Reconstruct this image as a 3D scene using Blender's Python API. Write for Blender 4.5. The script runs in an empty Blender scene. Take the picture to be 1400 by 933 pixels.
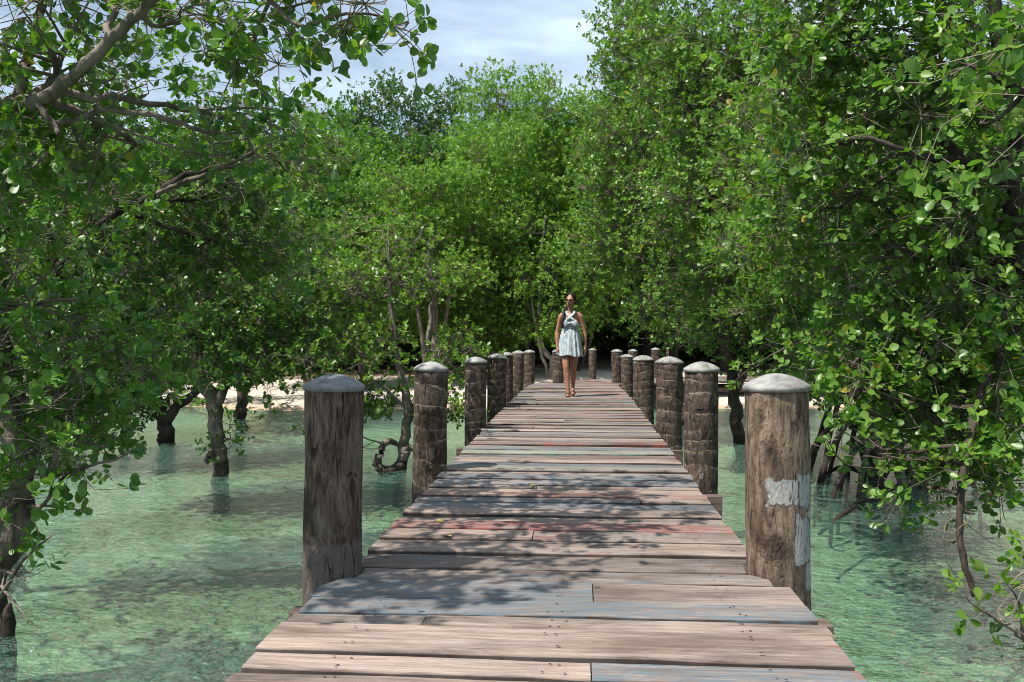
import bpy, bmesh, math
import numpy as np
from mathutils import Vector, Matrix
R = math.radians
sc = bpy.context.scene
COL = sc.collection

# ------------------------------------------------------------------ camera
F = 1200.0                                   # focal length in photo pixels (1400 wide)
CAM = np.array((0.10, 0.0, 1.95))
YAW, PITCH = math.atan(91 / F), math.atan(16.5 / F)
cam_d = bpy.data.cameras.new('camera')
cam = bpy.data.objects.new('camera', cam_d); COL.objects.link(cam)
cam.location = CAM
cam.rotation_euler = (R(90) - PITCH, 0, YAW)
cam_d.sensor_width = 36; cam_d.lens = 36 * F / 1400
cam_d.clip_start = .05; cam_d.clip_end = 3000
sc.camera = cam
RM = np.array(cam.rotation_euler.to_matrix())

def P(px, py, d):
    """world point seen at photo pixel (px, py) at forward distance d"""
    v = np.array(((px - 700) / F * d, -(py - 466.5) / F * d, -d))
    return CAM + RM @ v
def G(px, py, z):
    """world point where the pixel's ray meets height z"""
    v = RM @ np.array(((px - 700) / F, -(py - 466.5) / F, -1.0))
    t = (z - CAM[2]) / v[2]
    return CAM + v * t
def depth_of(p):
    return float(-(RM.T @ (np.asarray(p) - CAM))[2])

# ------------------------------------------------------------------ helpers
def tag(o, label=None, cat=None, group=None, kind=None):
    if label: o['label'] = label
    if cat: o['category'] = cat
    if group: o['group'] = group
    if kind: o['kind'] = kind
    return o
def empty(name, loc, rz=0):
    o = bpy.data.objects.new(name, None); COL.objects.link(o)
    o.empty_display_size = .2
    o.location = loc; o.rotation_euler = (0, 0, rz)
    return o
def link(name, me, mat=None, parent=None):
    o = bpy.data.objects.new(name, me); COL.objects.link(o)
    if mat: me.materials.append(mat)
    if parent: o.parent = parent
    return o

class MB:
    """collects vertices and faces with numpy, builds one mesh"""
    def __init__(s):
        s.v = []; s.f = []; s.n = 0; s.att = {}
    def add(s, v, faces, **att):
        v = np.asarray(v, float).reshape(-1, 3)
        for f in faces:
            s.f.append(np.asarray(f, np.int64) + s.n)
        for k, a in att.items():
            a = np.asarray(a, float)
            s.att.setdefault(k, []).append(np.broadcast_to(a, (len(v),) + a.shape[-1:] if a.ndim and a.shape[0] != len(v) else (len(v),) + a.shape[1:]) if a.ndim else np.full(len(v), float(a)))
        s.v.append(v); s.n += len(v)
    def mesh(s, name, off=(0, 0, 0), smooth=True):
        v = np.concatenate(s.v) - np.asarray(off)
        me = bpy.data.meshes.new(name)
        me.vertices.add(len(v)); me.vertices.foreach_set('co', v.astype(np.float32).ravel())
        loops = np.concatenate([f.ravel() for f in s.f])
        tot = np.concatenate([np.full(len(f), f.shape[1]) for f in s.f])
        start = np.concatenate(([0], np.cumsum(tot)[:-1]))
        me.loops.add(len(loops)); me.loops.foreach_set('vertex_index', loops.astype(np.int32))
        me.polygons.add(len(tot))
        me.polygons.foreach_set('loop_start', start.astype(np.int32))
        me.polygons.foreach_set('loop_total', tot.astype(np.int32))
        me.polygons.foreach_set('use_smooth', np.full(len(tot), smooth))
        for k, arrs in s.att.items():
            a = np.concatenate(arrs)
            if a.ndim == 1:
                at = me.attributes.new(k, 'FLOAT', 'POINT'); at.data.foreach_set('value', a.astype(np.float32))
            else:
                at = me.attributes.new(k, 'FLOAT_VECTOR', 'POINT'); at.data.foreach_set('vector', a.astype(np.float32).ravel())
        me.update(calc_edges=True); me.validate()
        return me
    def build(s, name, mat, parent=None, off=(0, 0, 0), smooth=True):
        return link(name, s.mesh(name, off, smooth), mat, parent)

def norm(a):
    return a / np.maximum(np.linalg.norm(a, axis=-1, keepdims=True), 1e-9)
def catmull(pts, n):
    p = np.asarray(pts, float)
    if len(p) < 3:
        t = np.linspace(0, 1, n * (len(p) - 1) + 1)[:, None]
        return p[0] + (p[-1] - p[0]) * t
    q = np.vstack((2 * p[0] - p[1], p, 2 * p[-1] - p[-2]))
    out = []
    for i in range(1, len(q) - 2):
        t = np.linspace(0, 1, n, endpoint=False)[:, None]
        a, b, c, d = q[i - 1], q[i], q[i + 1], q[i + 2]
        out.append(.5 * (2 * b + (c - a) * t + (2 * a - 5 * b + 4 * c - d) * t ** 2 + (3 * b - a - 3 * c + d) * t ** 3))
    out.append(p[-1:]); return np.vstack(out)
def tube(mb, path, rad, sides=8, rng=None, rough=0.0, cap=True, thin=0.0):
    path = np.asarray(path, float); n = len(path)
    rad = np.broadcast_to(np.asarray(rad, float), (n,))
    tan = norm(np.gradient(path, axis=0))
    up = np.array((0.3, .2, 1.0)) if abs(tan[0][2]) < .8 else np.array((1.0, .2, 0))
    u = norm(np.cross(tan, up)); w = np.cross(tan, u)
    a = np.linspace(0, 2 * np.pi, sides, endpoint=False)
    rr = rad[:, None] * np.ones(sides)
    if rough and rng is not None:
        rr = rr * (1 + rough * rng.normal(size=rr.shape))
    v = path[:, None] + rr[..., None] * (np.cos(a)[None, :, None] * u[:, None] + np.sin(a)[None, :, None] * w[:, None])
    i = np.arange(n - 1)[:, None] * sides; j = np.arange(sides)[None]; k = (j + 1) % sides
    f = np.stack((i + j, i + k, i + sides + k, i + sides + j), -1).reshape(-1, 4)
    v = v.reshape(-1, 3)
    fs = [f]
    if cap and sides >= 3:
        v = np.vstack((v, path[-1] + tan[-1] * rad[-1] * .5)); t = len(v) - 1
        jj = np.arange(sides); fs.append(np.stack(((n - 1) * sides + jj, (n - 1) * sides + (jj + 1) % sides, np.full(sides, t)), -1))
    mb.add(v, fs, thin=np.full(len(v), thin))
def twigs(mb, A, B, ra, rb):
    """many straight three-sided twigs at once"""
    A = np.asarray(A); B = np.asarray(B); n = len(A)
    t = norm(B - A); u = norm(np.cross(t, np.array((.31, .2, .93)))); w = np.cross(t, u)
    a = np.arange(3) * 2 * np.pi / 3
    ring = np.cos(a)[None, :, None] * u[:, None] + np.sin(a)[None, :, None] * w[:, None]
    v = np.concatenate((A[:, None] + ring * ra, B[:, None] + ring * rb), 1)
    b = np.arange(n)[:, None, None] * 6
    q = np.array(((0, 1, 4, 3), (1, 2, 5, 4), (2, 0, 3, 5)))
    mb.add(v.reshape(-1, 3), [(b + q).reshape(-1, 4)], thin=np.ones(len(v) * 6))
def lathe(mb, prof, seg, rfun=None, cx=0, cy=0, close_top=True, **att):
    """prof: list of (radius, z)"""
    a = np.linspace(0, 2 * np.pi, seg, endpoint=False)
    n = len(prof); v = []
    for (r, z) in prof:
        rr = np.full(seg, r) if rfun is None else rfun(r, z, a)
        v.append(np.stack((cx + rr * np.cos(a), cy + rr * np.sin(a), np.full(seg, z)), -1))
    v = np.concatenate(v)
    i = np.arange(n - 1)[:, None] * seg; j = np.arange(seg)[None]; k = (j + 1) % seg
    fs = [np.stack((i + j, i + k, i + seg + k, i + seg + j), -1).reshape(-1, 4)]
    if close_top:
        v = np.vstack((v, (cx, cy, prof[-1][1]))); jj = np.arange(seg)
        fs.append(np.stack(((n - 1) * seg + jj, (n - 1) * seg + (jj + 1) % seg, np.full(seg, n * seg)), -1))
    mb.add(v, fs, **att)
def box(mb, x0, x1, y0, y1, z0, z1, **att):
    v = [(x0, y0, z0), (x1, y0, z0), (x1, y1, z0), (x0, y1, z0), (x0, y0, z1), (x1, y0, z1), (x1, y1, z1), (x0, y1, z1)]
    mb.add(v, [np.array(((0, 3, 2, 1), (4, 5, 6, 7), (0, 1, 5, 4), (1, 2, 6, 5), (2, 3, 7, 6), (3, 0, 4, 7)))], **att)

# ------------------------------------------------------------------ materials
class NT:
    def __init__(s, name, world=None):
        if world: s.m = world
        else:
            s.m = bpy.data.materials.new(name)
        s.m.use_nodes = True; s.t = s.m.node_tree; s.t.nodes.clear()
    def n(s, kind, ins=None, **kw):
        nd = s.t.nodes.new(kind)
        for k, v in kw.items(): setattr(nd, k, v)
        for k, v in (ins or {}).items():
            sk = nd.inputs[k]
            if isinstance(v, bpy.types.NodeSocket): s.t.links.new(v, sk)
            else: sk.default_value = v
        return nd
    def attr(s, name, out='Fac'): return s.n('ShaderNodeAttribute', attribute_name=name).outputs[out]
    def math(s, op, a, b=0.0, clamp=False):
        return s.n('ShaderNodeMath', {0: a, 1: b}, operation=op, use_clamp=clamp).outputs[0]
    def noise(s, vec, scale, detail=4, rough=.55, dist=0.0):
        return s.n('ShaderNodeTexNoise', {'Vector': vec, 'Scale': scale, 'Detail': detail, 'Roughness': rough, 'Distortion': dist}).outputs['Fac']
    def mapv(s, vec, scale=(1, 1, 1), loc=(0, 0, 0)):
        return s.n('ShaderNodeMapping', {'Vector': vec, 'Scale': scale, 'Location': loc}).outputs[0]
    def ramp(s, fac, stops, interp='LINEAR'):
        nd = s.n('ShaderNodeValToRGB', {'Fac': fac}); e = nd.color_ramp.elements
        nd.color_ramp.interpolation = interp
        while len(e) < len(stops): e.new(.5)
        for x, (p, c) in zip(e, stops):
            x.position = p; x.color = (c[0], c[1], c[2], 1) if hasattr(c, '__len__') else (c, c, c, 1)
        return nd.outputs['Color']
    def mix(s, fac, a, b, blend='MIX'):
        nd = s.n('ShaderNodeMix', data_type='RGBA', blend_type=blend)
        for k, v in ((0, fac), (6, a), (7, b)):
            if isinstance(v, bpy.types.NodeSocket): s.t.links.new(v, nd.inputs[k])
            else: nd.inputs[k].default_value = v if k == 0 else (v[0], v[1], v[2], 1)
        return nd.outputs[2]
    def bump(s, h, strength, dist=.02, normal=None):
        ins = {'Height': h, 'Strength': strength, 'Distance': dist}
        if normal is not None: ins['Normal'] = normal
        return s.n('ShaderNodeBump', ins).outputs[0]
    def out(s, sh, vol=None):
        s.n('ShaderNodeOutputMaterial', {'Surface': sh}); return s.m
    def pbsdf(s, col, rough=.7, normal=None, spec=.4, **kw):
        ins = {'Base Color': col if isinstance(col, bpy.types.NodeSocket) else (*col, 1), 'Roughness': rough, 'Specular IOR Level': spec}
        if normal is not None: ins['Normal'] = normal
        ins.update(kw)
        return s.n('ShaderNodeBsdfPrincipled', ins).outputs[0]
    def obj(s): return s.n('ShaderNodeTexCoord').outputs['Object']
    def pos(s): return s.n('ShaderNodeNewGeometry').outputs['Position']

def leaf_mat(name, c0, c1, c2, trans=.3, rough=.38):
    m = NT(name); v = m.attr('tint')
    col = m.ramp(v, [(0, c0), (.45, c1), (.9, c2), (.965, c2), (.985, (.30, .26, .03)), (1, (.30, .17, .03))])
    geo = m.n('ShaderNodeNewGeometry').outputs['Backfacing']
    under = m.mix(.35, col, (.16, .22, .10))
    c = m.mix(geo, col, under)
    p = m.pbsdf(c, rough, spec=.42)
    tc = m.mix(1, col, (1.75, 1.95, .6), 'MULTIPLY')
    t = m.n('ShaderNodeBsdfTranslucent', {'Color': tc}).outputs[0]
    return m.out(m.n('ShaderNodeMixShader', {0: trans, 1: p, 2: t}).outputs[0])
def bark_mat(name, dark, mid, pale, scale=1.0):
    m = NT(name); o = m.obj()
    n1 = m.noise(m.mapv(o, (14 * scale, 14 * scale, 4 * scale)), 1, 6, .65)
    n2 = m.noise(o, 3 * scale, 3)
    c = m.ramp(n1, [(.3, dark), (.52, mid), (.72, pale)])
    c = m.mix(m.ramp(n2, [(.42, 0), (.62, .8)]), c, pale)
    c = m.mix(m.math('MULTIPLY', m.attr('thin'), .75), c, (.24, .20, .155))
    wz = m.n('ShaderNodeSeparateXYZ', {0: m.pos()}).outputs[2]
    wet = m.math('MULTIPLY', m.math('SUBTRACT', m.math('ADD', .02, m.math('MULTIPLY', n2, .28)), wz), 14, True)
    c = m.mix(m.math('MULTIPLY', wet, .7), c, (.018, .015, .011))
    n3 = m.noise(m.mapv(o, (40 * scale, 40 * scale, 12 * scale)), 1, 4, .6)
    return m.out(m.pbsdf(c, .9, m.bump(m.math('ADD', n1, m.math('MULTIPLY', n3, .5)), .8, .03), .2))

M = {}
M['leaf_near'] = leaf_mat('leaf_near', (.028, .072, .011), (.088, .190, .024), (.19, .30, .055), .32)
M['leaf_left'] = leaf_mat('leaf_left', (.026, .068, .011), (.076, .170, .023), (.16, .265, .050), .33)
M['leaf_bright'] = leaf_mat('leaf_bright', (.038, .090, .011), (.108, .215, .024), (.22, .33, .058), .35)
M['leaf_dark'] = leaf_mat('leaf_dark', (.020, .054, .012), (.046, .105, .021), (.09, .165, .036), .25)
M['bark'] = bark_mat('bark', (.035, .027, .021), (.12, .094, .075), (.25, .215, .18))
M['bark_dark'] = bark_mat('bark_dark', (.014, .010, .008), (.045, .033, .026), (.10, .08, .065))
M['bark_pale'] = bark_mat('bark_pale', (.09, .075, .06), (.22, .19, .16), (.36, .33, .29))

def deck_mat():
    m = NT('weathered_planks')
    pc = m.attr('pco', 'Vector'); tone = m.attr('tone'); paint = m.attr('paint', 'Color'); amt = m.attr('amt'); rust = m.attr('rust')
    g1 = m.noise(m.mapv(pc, (2.2, 48, 1)), 1, 7, .66, .35)
    g2 = m.noise(m.mapv(pc, (11, 190, 1)), 1, 5, .65)
    g3 = m.noise(m.mapv(pc, (1.6, 5, 1)), 1, 4, .6)
    wood = m.ramp(m.math('ADD', m.math('MULTIPLY', g1, .65), m.math('MULTIPLY', g2, .35)),
                  [(.28, (.075, .055, .045)), (.40, (.215, .160, .136)), (.53, (.335, .26, .218)), (.66, (.45, .36, .305))])
    greyer = m.mix(1, wood, (.62, .69, .74), 'MULTIPLY')
    cool = m.attr('cool')
    wood = m.mix(m.math('MULTIPLY', m.math('ADD', m.ramp(g3, [(.4, 0), (.62, .6)]), cool), .8, True), wood, greyer)
    st = m.noise(m.mapv(pc, (1.3, 4.5, 1), (5, 2, 9)), 1, 5, .65, .4)
    wood = m.mix(1, wood, m.ramp(st, [(.34, (.50, .48, .47)), (.52, (.95, .95, .95)), (.7, (1.12, 1.1, 1.08))]), 'MULTIPLY')
    wood = m.mix(1, wood, m.n('ShaderNodeCombineColor', {0: tone, 1: tone, 2: tone}).outputs[0], 'MULTIPLY')
    # flaked paint left on some planks
    pn = m.noise(m.mapv(pc, (2.2, 14, 1)), 1, 5, .62, .2)
    pm = m.math('SUBTRACT', m.math('ADD', m.math('MULTIPLY', amt, .75), pn), .78)
    pm = m.math('MULTIPLY', pm, 9, True)
    fl = m.math('MULTIPLY', m.math('SUBTRACT', m.noise(m.mapv(pc, (6, 90, 1)), 1, 4, .65), .42), 6, True)
    pm = m.math('MULTIPLY', m.math('MULTIPLY', pm, fl), .8)
    c = m.mix(pm, wood, paint)
    rn = m.math('MULTIPLY', m.math('SUBTRACT', m.math('ADD', rust, m.noise(m.mapv(pc, (7, 30, 1)), 1, 4)), 1.05), 8, True)
    c = m.mix(m.math('MULTIPLY', rn, .9), c, (.28, .075, .022))
    # dents and nail holes
    vo = m.n('ShaderNodeTexVoronoi', {'Vector': m.mapv(pc, (3.3, 7, 1)), 'Scale': 1.0, 'Randomness': 1.0}).outputs['Distance']
    dn = m.math('LESS_THAN', vo, .05)
    c = m.mix(m.math('MULTIPLY', dn, .85), c, (.025, .018, .015))
    h = m.math('SUBTRACT', m.math('ADD', m.math('MULTIPLY', g1, .7), m.math('MULTIPLY', g2, .4)), m.math('MULTIPLY', dn, .8))
    return m.out(m.pbsdf(c, .78, m.bump(h, .8, .014), .25))
M['deck'] = deck_mat()
def timber():
    m = NT('beam_timber'); o = m.obj()
    n = m.noise(m.mapv(o, (2, 12, 12)), 2, 5)
    c = m.ramp(n, [(.3, (.05, .035, .03)), (.6, (.14, .10, .085))])
    return m.out(m.pbsdf(c, .85, m.bump(n, .5, .01), .2))
M['beam'] = timber()

def post_mat(name, kind, patches=()):
    m = NT(name); o = m.obj()
    inf = m.n('ShaderNodeObjectInfo').outputs['Random']
    o2 = m.n('ShaderNodeVectorMath', {0: o, 1: m.n('ShaderNodeCombineXYZ', {0: 0.0, 1: 0.0, 2: m.math('MULTIPLY', inf, 37.0)}).outputs[0]}, operation='ADD').outputs[0]
    streak = m.noise(m.mapv(o2, (30, 30, 6.5)), 1, 8, .70, .5)
    big = m.noise(m.mapv(o2, (5, 5, 3.2)), 1, 4, .6, .4)
    fine = m.noise(m.mapv(o2, (110, 110, 45)), 1, 5, .65)
    ck = m.noise(m.mapv(o2, (17, 17, 1.6)), 1, 3, .5, .5)
    crack = m.math('MULTIPLY', m.math('SUBTRACT', .011, m.math('ABSOLUTE', m.math('SUBTRACT', ck, .5))), 160, True)
    crack = m.math('MULTIPLY', crack, m.math('MULTIPLY', m.math('SUBTRACT', m.noise(m.mapv(o2, (6, 6, 4), (9, 9, 9)), 1, 3), .48), 9, True))
    if kind == 'palm':
        streak = m.noise(m.mapv(o2, (24, 24, 13)), 1, 8, .70, .5)
        c = m.ramp(streak, [(.32, (.024, .018, .014)), (.48, (.095, .071, .056)), (.58, (.16, .122, .097)), (.7, (.24, .19, .15))])
        sp = m.n('ShaderNodeSeparateXYZ', {0: o2}).outputs
        ph = m.math('ADD', m.math('MULTIPLY', sp[2], 8.0), m.math('ADD', m.math('MULTIPLY', m.noise(m.mapv(o2, (1.2, 1.2, 2.6)), 1, 2), 3.2), m.math('MULTIPLY', m.noise(m.mapv(o2, (9, 9, 5)), 1, 3), .55)))
        fr = m.math('FRACT', ph)
        ln = m.math('LESS_THAN', m.math('ABSOLUTE', m.math('SUBTRACT', fr, .5)), m.math('MULTIPLY', m.math('SUBTRACT', m.noise(m.mapv(o2, (8, 8, 11)), 1, 4, .65), .46), .40))
        c = m.mix(m.math('MULTIPLY', ln, .62), c, (.36, .31, .26))
        c = m.mix(1, c, m.ramp(fr, [(0, (.72, .72, .72)), (.35, (1.12, 1.1, 1.08)), (.5, (1.25, 1.22, 1.2)), (.56, (.62, .60, .60)), (1, (.8, .8, .8))]), 'MULTIPLY')
        bk = m.ramp(big, [(.60, 0), (.66, 1)])
        c = m.mix(m.math('MULTIPLY', bk, .75), c, (.04, .025, .02))
        hgt = m.math('ADD', m.math('MULTIPLY', streak, .6), m.math('ADD', m.math('MULTIPLY', fine, .35), m.math('SUBTRACT', m.math('MULTIPLY', ln, .35), m.math('MULTIPLY', bk, .35))))
    else:
        c = m.ramp(streak, [(.33, (.035, .024, .019)), (.45, (.135, .095, .07)), (.55, (.22, .16, .118)), (.68, (.34, .26, .19))] if kind == 'tan' else
                           [(.32, (.022, .016, .013)), (.46, (.095, .066, .052)), (.56, (.16, .12, .095)), (.70, (.26, .205, .165))])
        bk = m.ramp(big, [(.36, 1), (.46, 0)])
        c = m.mix(m.math('MULTIPLY', bk, .75), c, (.035, .024, .019))
        lt = m.ramp(m.noise(m.mapv(o2, (7, 7, 5), (3, 1, 2)), 1, 4, .6), [(.54, 0), (.66, .6)])
        c = m.mix(lt, c, (.34, .26, .18) if kind == 'tan' else (.19, .165, .125))
        hgt = m.math('ADD', m.math('MULTIPLY', streak, .7), m.math('SUBTRACT', m.math('MULTIPLY', fine, .35), m.math('MULTIPLY', bk, .3)))
        if kind == 'dark':      # smooth greyish band near the foot
            sz = m.n('ShaderNodeSeparateXYZ', {0: o}).outputs[2]
            f = m.math('MULTIPLY', m.math('SUBTRACT', m.math('ADD', .12, m.math('MULTIPLY', big, .06)), sz), 60, True)
            c = m.mix(m.math('MULTIPLY', f, .8), c, m.mix(streak, (.12, .095, .085), (.20, .165, .15)))
        sep = m.n('ShaderNodeSeparateXYZ', {0: o}).outputs
        for (x, z, rx, rz) in patches:
            dx = m.math('DIVIDE', m.math('SUBTRACT', sep[0], x), rx); dz = m.math('DIVIDE', m.math('SUBTRACT', sep[2], z), rz)
            dd = m.math('MAXIMUM', m.math('ABSOLUTE', dx), m.math('ABSOLUTE', dz))
            dd = m.math('ADD', dd, m.math('MULTIPLY', m.math('SUBTRACT', m.noise(m.mapv(o, (22, 22, 16)), 1, 5, .65), .5), 1.5))
            pk = m.math('MULTIPLY', m.math('SUBTRACT', 1.0, dd), 9, True)
            pk = m.math('MULTIPLY', pk, m.math('MULTIPLY', m.math('SUBTRACT', m.math('ADD', m.math('ADD', m.math('MULTIPLY', streak, .5), m.math('MULTIPLY', fine, .5)), m.math('MULTIPLY', pk, .28)), .50), 7, True))
            pk = m.math('MULTIPLY', pk, m.math('LESS_THAN', sep[1], .05))
            c = m.mix(m.math('MULTIPLY', pk, .93), c, m.mix(fine, (.34, .335, .315), (.50, .495, .47)))
            hgt = m.math('ADD', hgt, m.math('MULTIPLY', pk, .25))
    c = m.mix(m.math('MULTIPLY', crack, .85), c, (.018, .012, .010)); hgt = m.math('SUBTRACT', hgt, m.math('MULTIPLY', crack, .5))
    return m.out(m.pbsdf(c, .88, m.bump(hgt, 1.0, .035), .15))
M['post_palm'] = post_mat('ringed_palm_post', 'palm')
M['post_dark'] = post_mat('dark_rough_post', 'dark')
M['post_tan'] = post_mat('tan_peeled_post', 'tan', [(.0, .385, .075, .06), (.10, .385, .035, .085), (.095, .165, .045, .12), (.125, -.01, .02, .07)])
def cap_mat():
    m = NT('cement_cap'); o = m.obj()
    rr = m.n('ShaderNodeObjectInfo').outputs['Random']
    o = m.n('ShaderNodeVectorMath', {0: o, 1: m.n('ShaderNodeCombineXYZ', {0: m.math('MULTIPLY', rr, 31.0), 1: 0.0, 2: 0.0}).outputs[0]}, operation='ADD').outputs[0]
    n = m.noise(o, 14, 5, .6); f = m.noise(o, 120, 3, .6)
    c = m.ramp(m.math('ADD', m.math('MULTIPLY', n, .7), m.math('MULTIPLY', f, .3)), [(.34, (.20, .198, .19)), (.6, (.36, .355, .34))])
    st = m.noise(m.mapv(o, (6, 6, 6), (3, 7, 1)), 1, 5, .7, .6)
    c = m.mix(1, c, m.ramp(st, [(.36, (.42, .41, .38)), (.5, (.85, .85, .83)), (.64, (1.1, 1.1, 1.1))]), 'MULTIPLY')
    return m.out(m.pbsdf(c, .9, m.bump(m.math('ADD', f, m.math('MULTIPLY', n, 1.5)), .6, .012), .2))
M['cap'] = cap_mat()
M['cap_shaded'] = (lambda m: m.out(m.pbsdf(m.ramp(m.noise(m.obj(), 18, 5, .6), [(.35, (.12, .125, .13)), (.65, (.22, .225, .23))]), .8, m.bump(m.noise(m.obj(), 120, 3), .4, .006), .3)))(NT('shaded_cement_cap'))  # darker copy of the cement cap; the left cap's shade is in its colour

def ground_mat():
    m = NT('sand_and_seabed'); p = m.pos()
    z = m.n('ShaderNodeSeparateXYZ', {0: p}).outputs
    n1 = m.noise(m.mapv(p, (.5, .8, 1)), 1, 5, .6, .3); n2 = m.noise(p, 9, 5, .6); n3 = m.noise(p, 60, 3, .6)
    sand = m.ramp(n2, [(.3, (.42, .36, .295)), (.65, (.60, .52, .44))])
    litter = m.ramp(m.noise(p, 22, 5, .7), [(.35, (.05, .035, .022)), (.55, (.17, .12, .075)), (.68, (.34, .28, .21))])
    back = m.math('MULTIPLY', m.math('SUBTRACT', m.math('ADD', z[1], m.math('MULTIPLY', m.noise(p, .6, 4), 6.0)), 30.5), .5, True)
    land = m.mix(back, sand, litter)
    wet = m.mix(1, sand, (.80, .66, .48), 'MULTIPLY')
    land = m.mix(m.math('MULTIPLY', m.math('SUBTRACT', .10, z[2]), 12, True), land, wet)
    bed = m.ramp(n2, [(.3, (.46, .44, .34)), (.65, (.66, .63, .50))])
    weed = m.ramp(m.math('ADD', m.math('MULTIPLY', n1, .75), m.math('MULTIPLY', n2, .25)), [(.50, 0), (.66, .42)])
    bed = m.mix(weed, bed, (.13, .19, .10))
    peb = m.n('ShaderNodeTexVoronoi', {'Vector': p, 'Scale': 6.5}).outputs['Distance']
    bed = m.mix(m.math('MULTIPLY', m.math('LESS_THAN', peb, .13), .5), bed, (.12, .11, .07))
    fl = m.noise(m.mapv(p, (1.6, 3.2, 1)), 5.5, 6, .72, 1.6)
    bed = m.mix(1, bed, m.ramp(fl, [(.36, (.42, .47, .40)), (.47, (.86, .88, .84)), (.56, (1.05, 1.05, 1.02)), (.64, (1.28, 1.26, 1.2))]), 'MULTIPLY')  # sand mottling, plus the wavy contrast of light through ripples painted in
    c = m.mix(m.math('MULTIPLY', m.math('ADD', z[2], .06), 12, True), bed, land)
    return m.out(m.pbsdf(c, .95, m.bump(m.math('ADD', n2, m.math('MULTIPLY', n3, .4)), .6, .06), .15))
M['ground'] = ground_mat()
def water_mat():
    m = NT('clear_green_water'); p = m.pos()
    w1 = m.noise(m.mapv(p, (1.3, 2.2, 1)), 1.2, 3, .5, .6)
    w2 = m.noise(m.mapv(p, (1.0, 1.7, 1)), 4.5, 4, .6, .8)
    w3 = m.noise(m.mapv(p, (1.0, 1.6, 1)), 15, 3, .6, .5)
    h = m.math('ADD', m.math('MULTIPLY', w1, .9), m.math('ADD', m.math('MULTIPLY', w2, .55), m.math('MULTIPLY', w3, .22)))
    nb = m.bump(h, 1.0, .17)
    fr = m.n('ShaderNodeFresnel', {'IOR': 1.33, 'Normal': nb}).outputs[0]
    tr = m.n('ShaderNodeBsdfTransparent', {'Color': (.71, .93, .79, 1)}).outputs[0]
    df = m.n('ShaderNodeBsdfDiffuse', {'Color': (.235, .44, .325, 1), 'Normal': m.bump(h, 1.0, .8)}).outputs[0]
    body = m.n('ShaderNodeMixShader', {0: .33, 1: tr, 2: df}).outputs[0]
    gl = m.n('ShaderNodeBsdfGlossy', {'Color': (1, 1, 1, 1), 'Roughness': .06, 'Normal': nb}).outputs[0]
    return m.out(m.n('ShaderNodeMixShader', {0: fr, 1: body, 2: gl}).outputs[0])
M['water'] = water_mat()

# ------------------------------------------------------------------ world and sun
EL, AZ_BACK = R(60), R(38)         # sun from the left, slightly behind the camera
SDIR = Vector((-math.cos(EL) * math.cos(AZ_BACK), -math.cos(EL) * math.sin(AZ_BACK), math.sin(EL)))
w = bpy.data.worlds.new('World'); sc.world = w
wt = NT('', w)
sky = wt.n('ShaderNodeTexSky', sky_type='NISHITA', sun_disc=False, sun_elevation=EL, sun_rotation=math.atan2(SDIR.x, SDIR.y), air_density=1.0, dust_density=1.2, ozone_density=1.0)
gen = wt.n('ShaderNodeTexCoord').outputs['Generated']
cl = wt.noise(wt.mapv(gen, (1.6, 1.6, 5.5), (.4, .1, .3)), 2.2, 6, .55, .35)
cm = wt.ramp(cl, [(.38, .25), (.66, .85)])
skc = wt.mix(cm, sky.outputs[0], (8.6, 10.4, 12.4))
bg = wt.n('ShaderNodeBackground', {'Color': skc, 'Strength': .078})
wt.n('ShaderNodeOutputWorld', {'Surface': bg.outputs[0]})
sl = bpy.data.lights.new('sun', 'SUN'); sl.energy = 5.0; sl.angle = R(.53); sl.color = (1, .95, .87)
so = bpy.data.objects.new('sun', sl); COL.objects.link(so)
so.rotation_euler = SDIR.to_track_quat('Z', 'Y').to_euler(); so.location = (-20, -5, 40)

# ------------------------------------------------------------------ ground and water
def sn(x, y, s=1.0, o=0.0):
    return (np.sin(x * 1.3 * s + o) + np.sin(y * 1.7 * s + 1.3 + o * 2) + np.sin((x + y) * .9 * s + 2.1 + o) + np.sin((x * .7 - y * 1.1) * 1.9 * s + o)) / 4
def ground_z(x, y):
    x = np.asarray(x, float); y = np.asarray(y, float)
    ys = 21.3 + .7 * np.sin(x * .35 + .5) + .25 * np.sin(x * 1.1) + .035 * np.maximum(0, np.abs(x) - 14) ** 1.2
    t = y - ys
    hb = .30 + .42 * np.exp(-((x - 1.0) / 4.0) ** 2)
    land = hb * (1 - np.exp(-np.maximum(t, 0) / 3.0)) + .012 * np.maximum(t - 4, 0)
    sea = -.55 * (1 - np.exp(np.minimum(t, 0) / 3.0))
    return np.where(t > 0, land, sea) + .05 * sn(x, y, .55) * np.clip(np.abs(t), 0, 1) + .018 * sn(x, y, 2.7, 1.0) * np.clip(np.abs(t), 0, 1)
gx = np.concatenate((np.linspace(-600, -45, 14)[:-1], np.linspace(-45, -16, 30)[:-1], np.linspace(-16, 16, 161)[:-1], np.linspace(16, 45, 30)[:-1], np.linspace(45, 600, 14)))
gy = np.concatenate((np.linspace(-600, -20, 14)[:-1], np.linspace(-20, 0, 30)[:-1], np.linspace(0, 34, 210)[:-1], np.linspace(34, 60, 30)[:-1], np.linspace(60, 900, 16)))
X, Y = np.meshgrid(gx, gy)
mb = MB(); nx, ny = len(gx), len(gy)
i = np.arange(ny - 1)[:, None] * nx; j = np.arange(nx - 1)[None]
mb.add(np.stack((X, Y, ground_z(X, Y)), -1), [np.stack((i + j, i + j + 1, i + nx + j + 1, i + nx + j), -1).reshape(-1, 4)])
tag(mb.build('ground', M['ground']), kind='structure')
mb = MB(); mb.add([(-600, -600, 0), (600, -600, 0), (600, 40, 0), (-600, 40, 0)], [np.array(((0, 1, 2, 3),))])
tag(mb.build('water', M['water']), kind='structure')

# ------------------------------------------------------------------ boardwalk
DZ = .82; HW = 1.02
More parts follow.
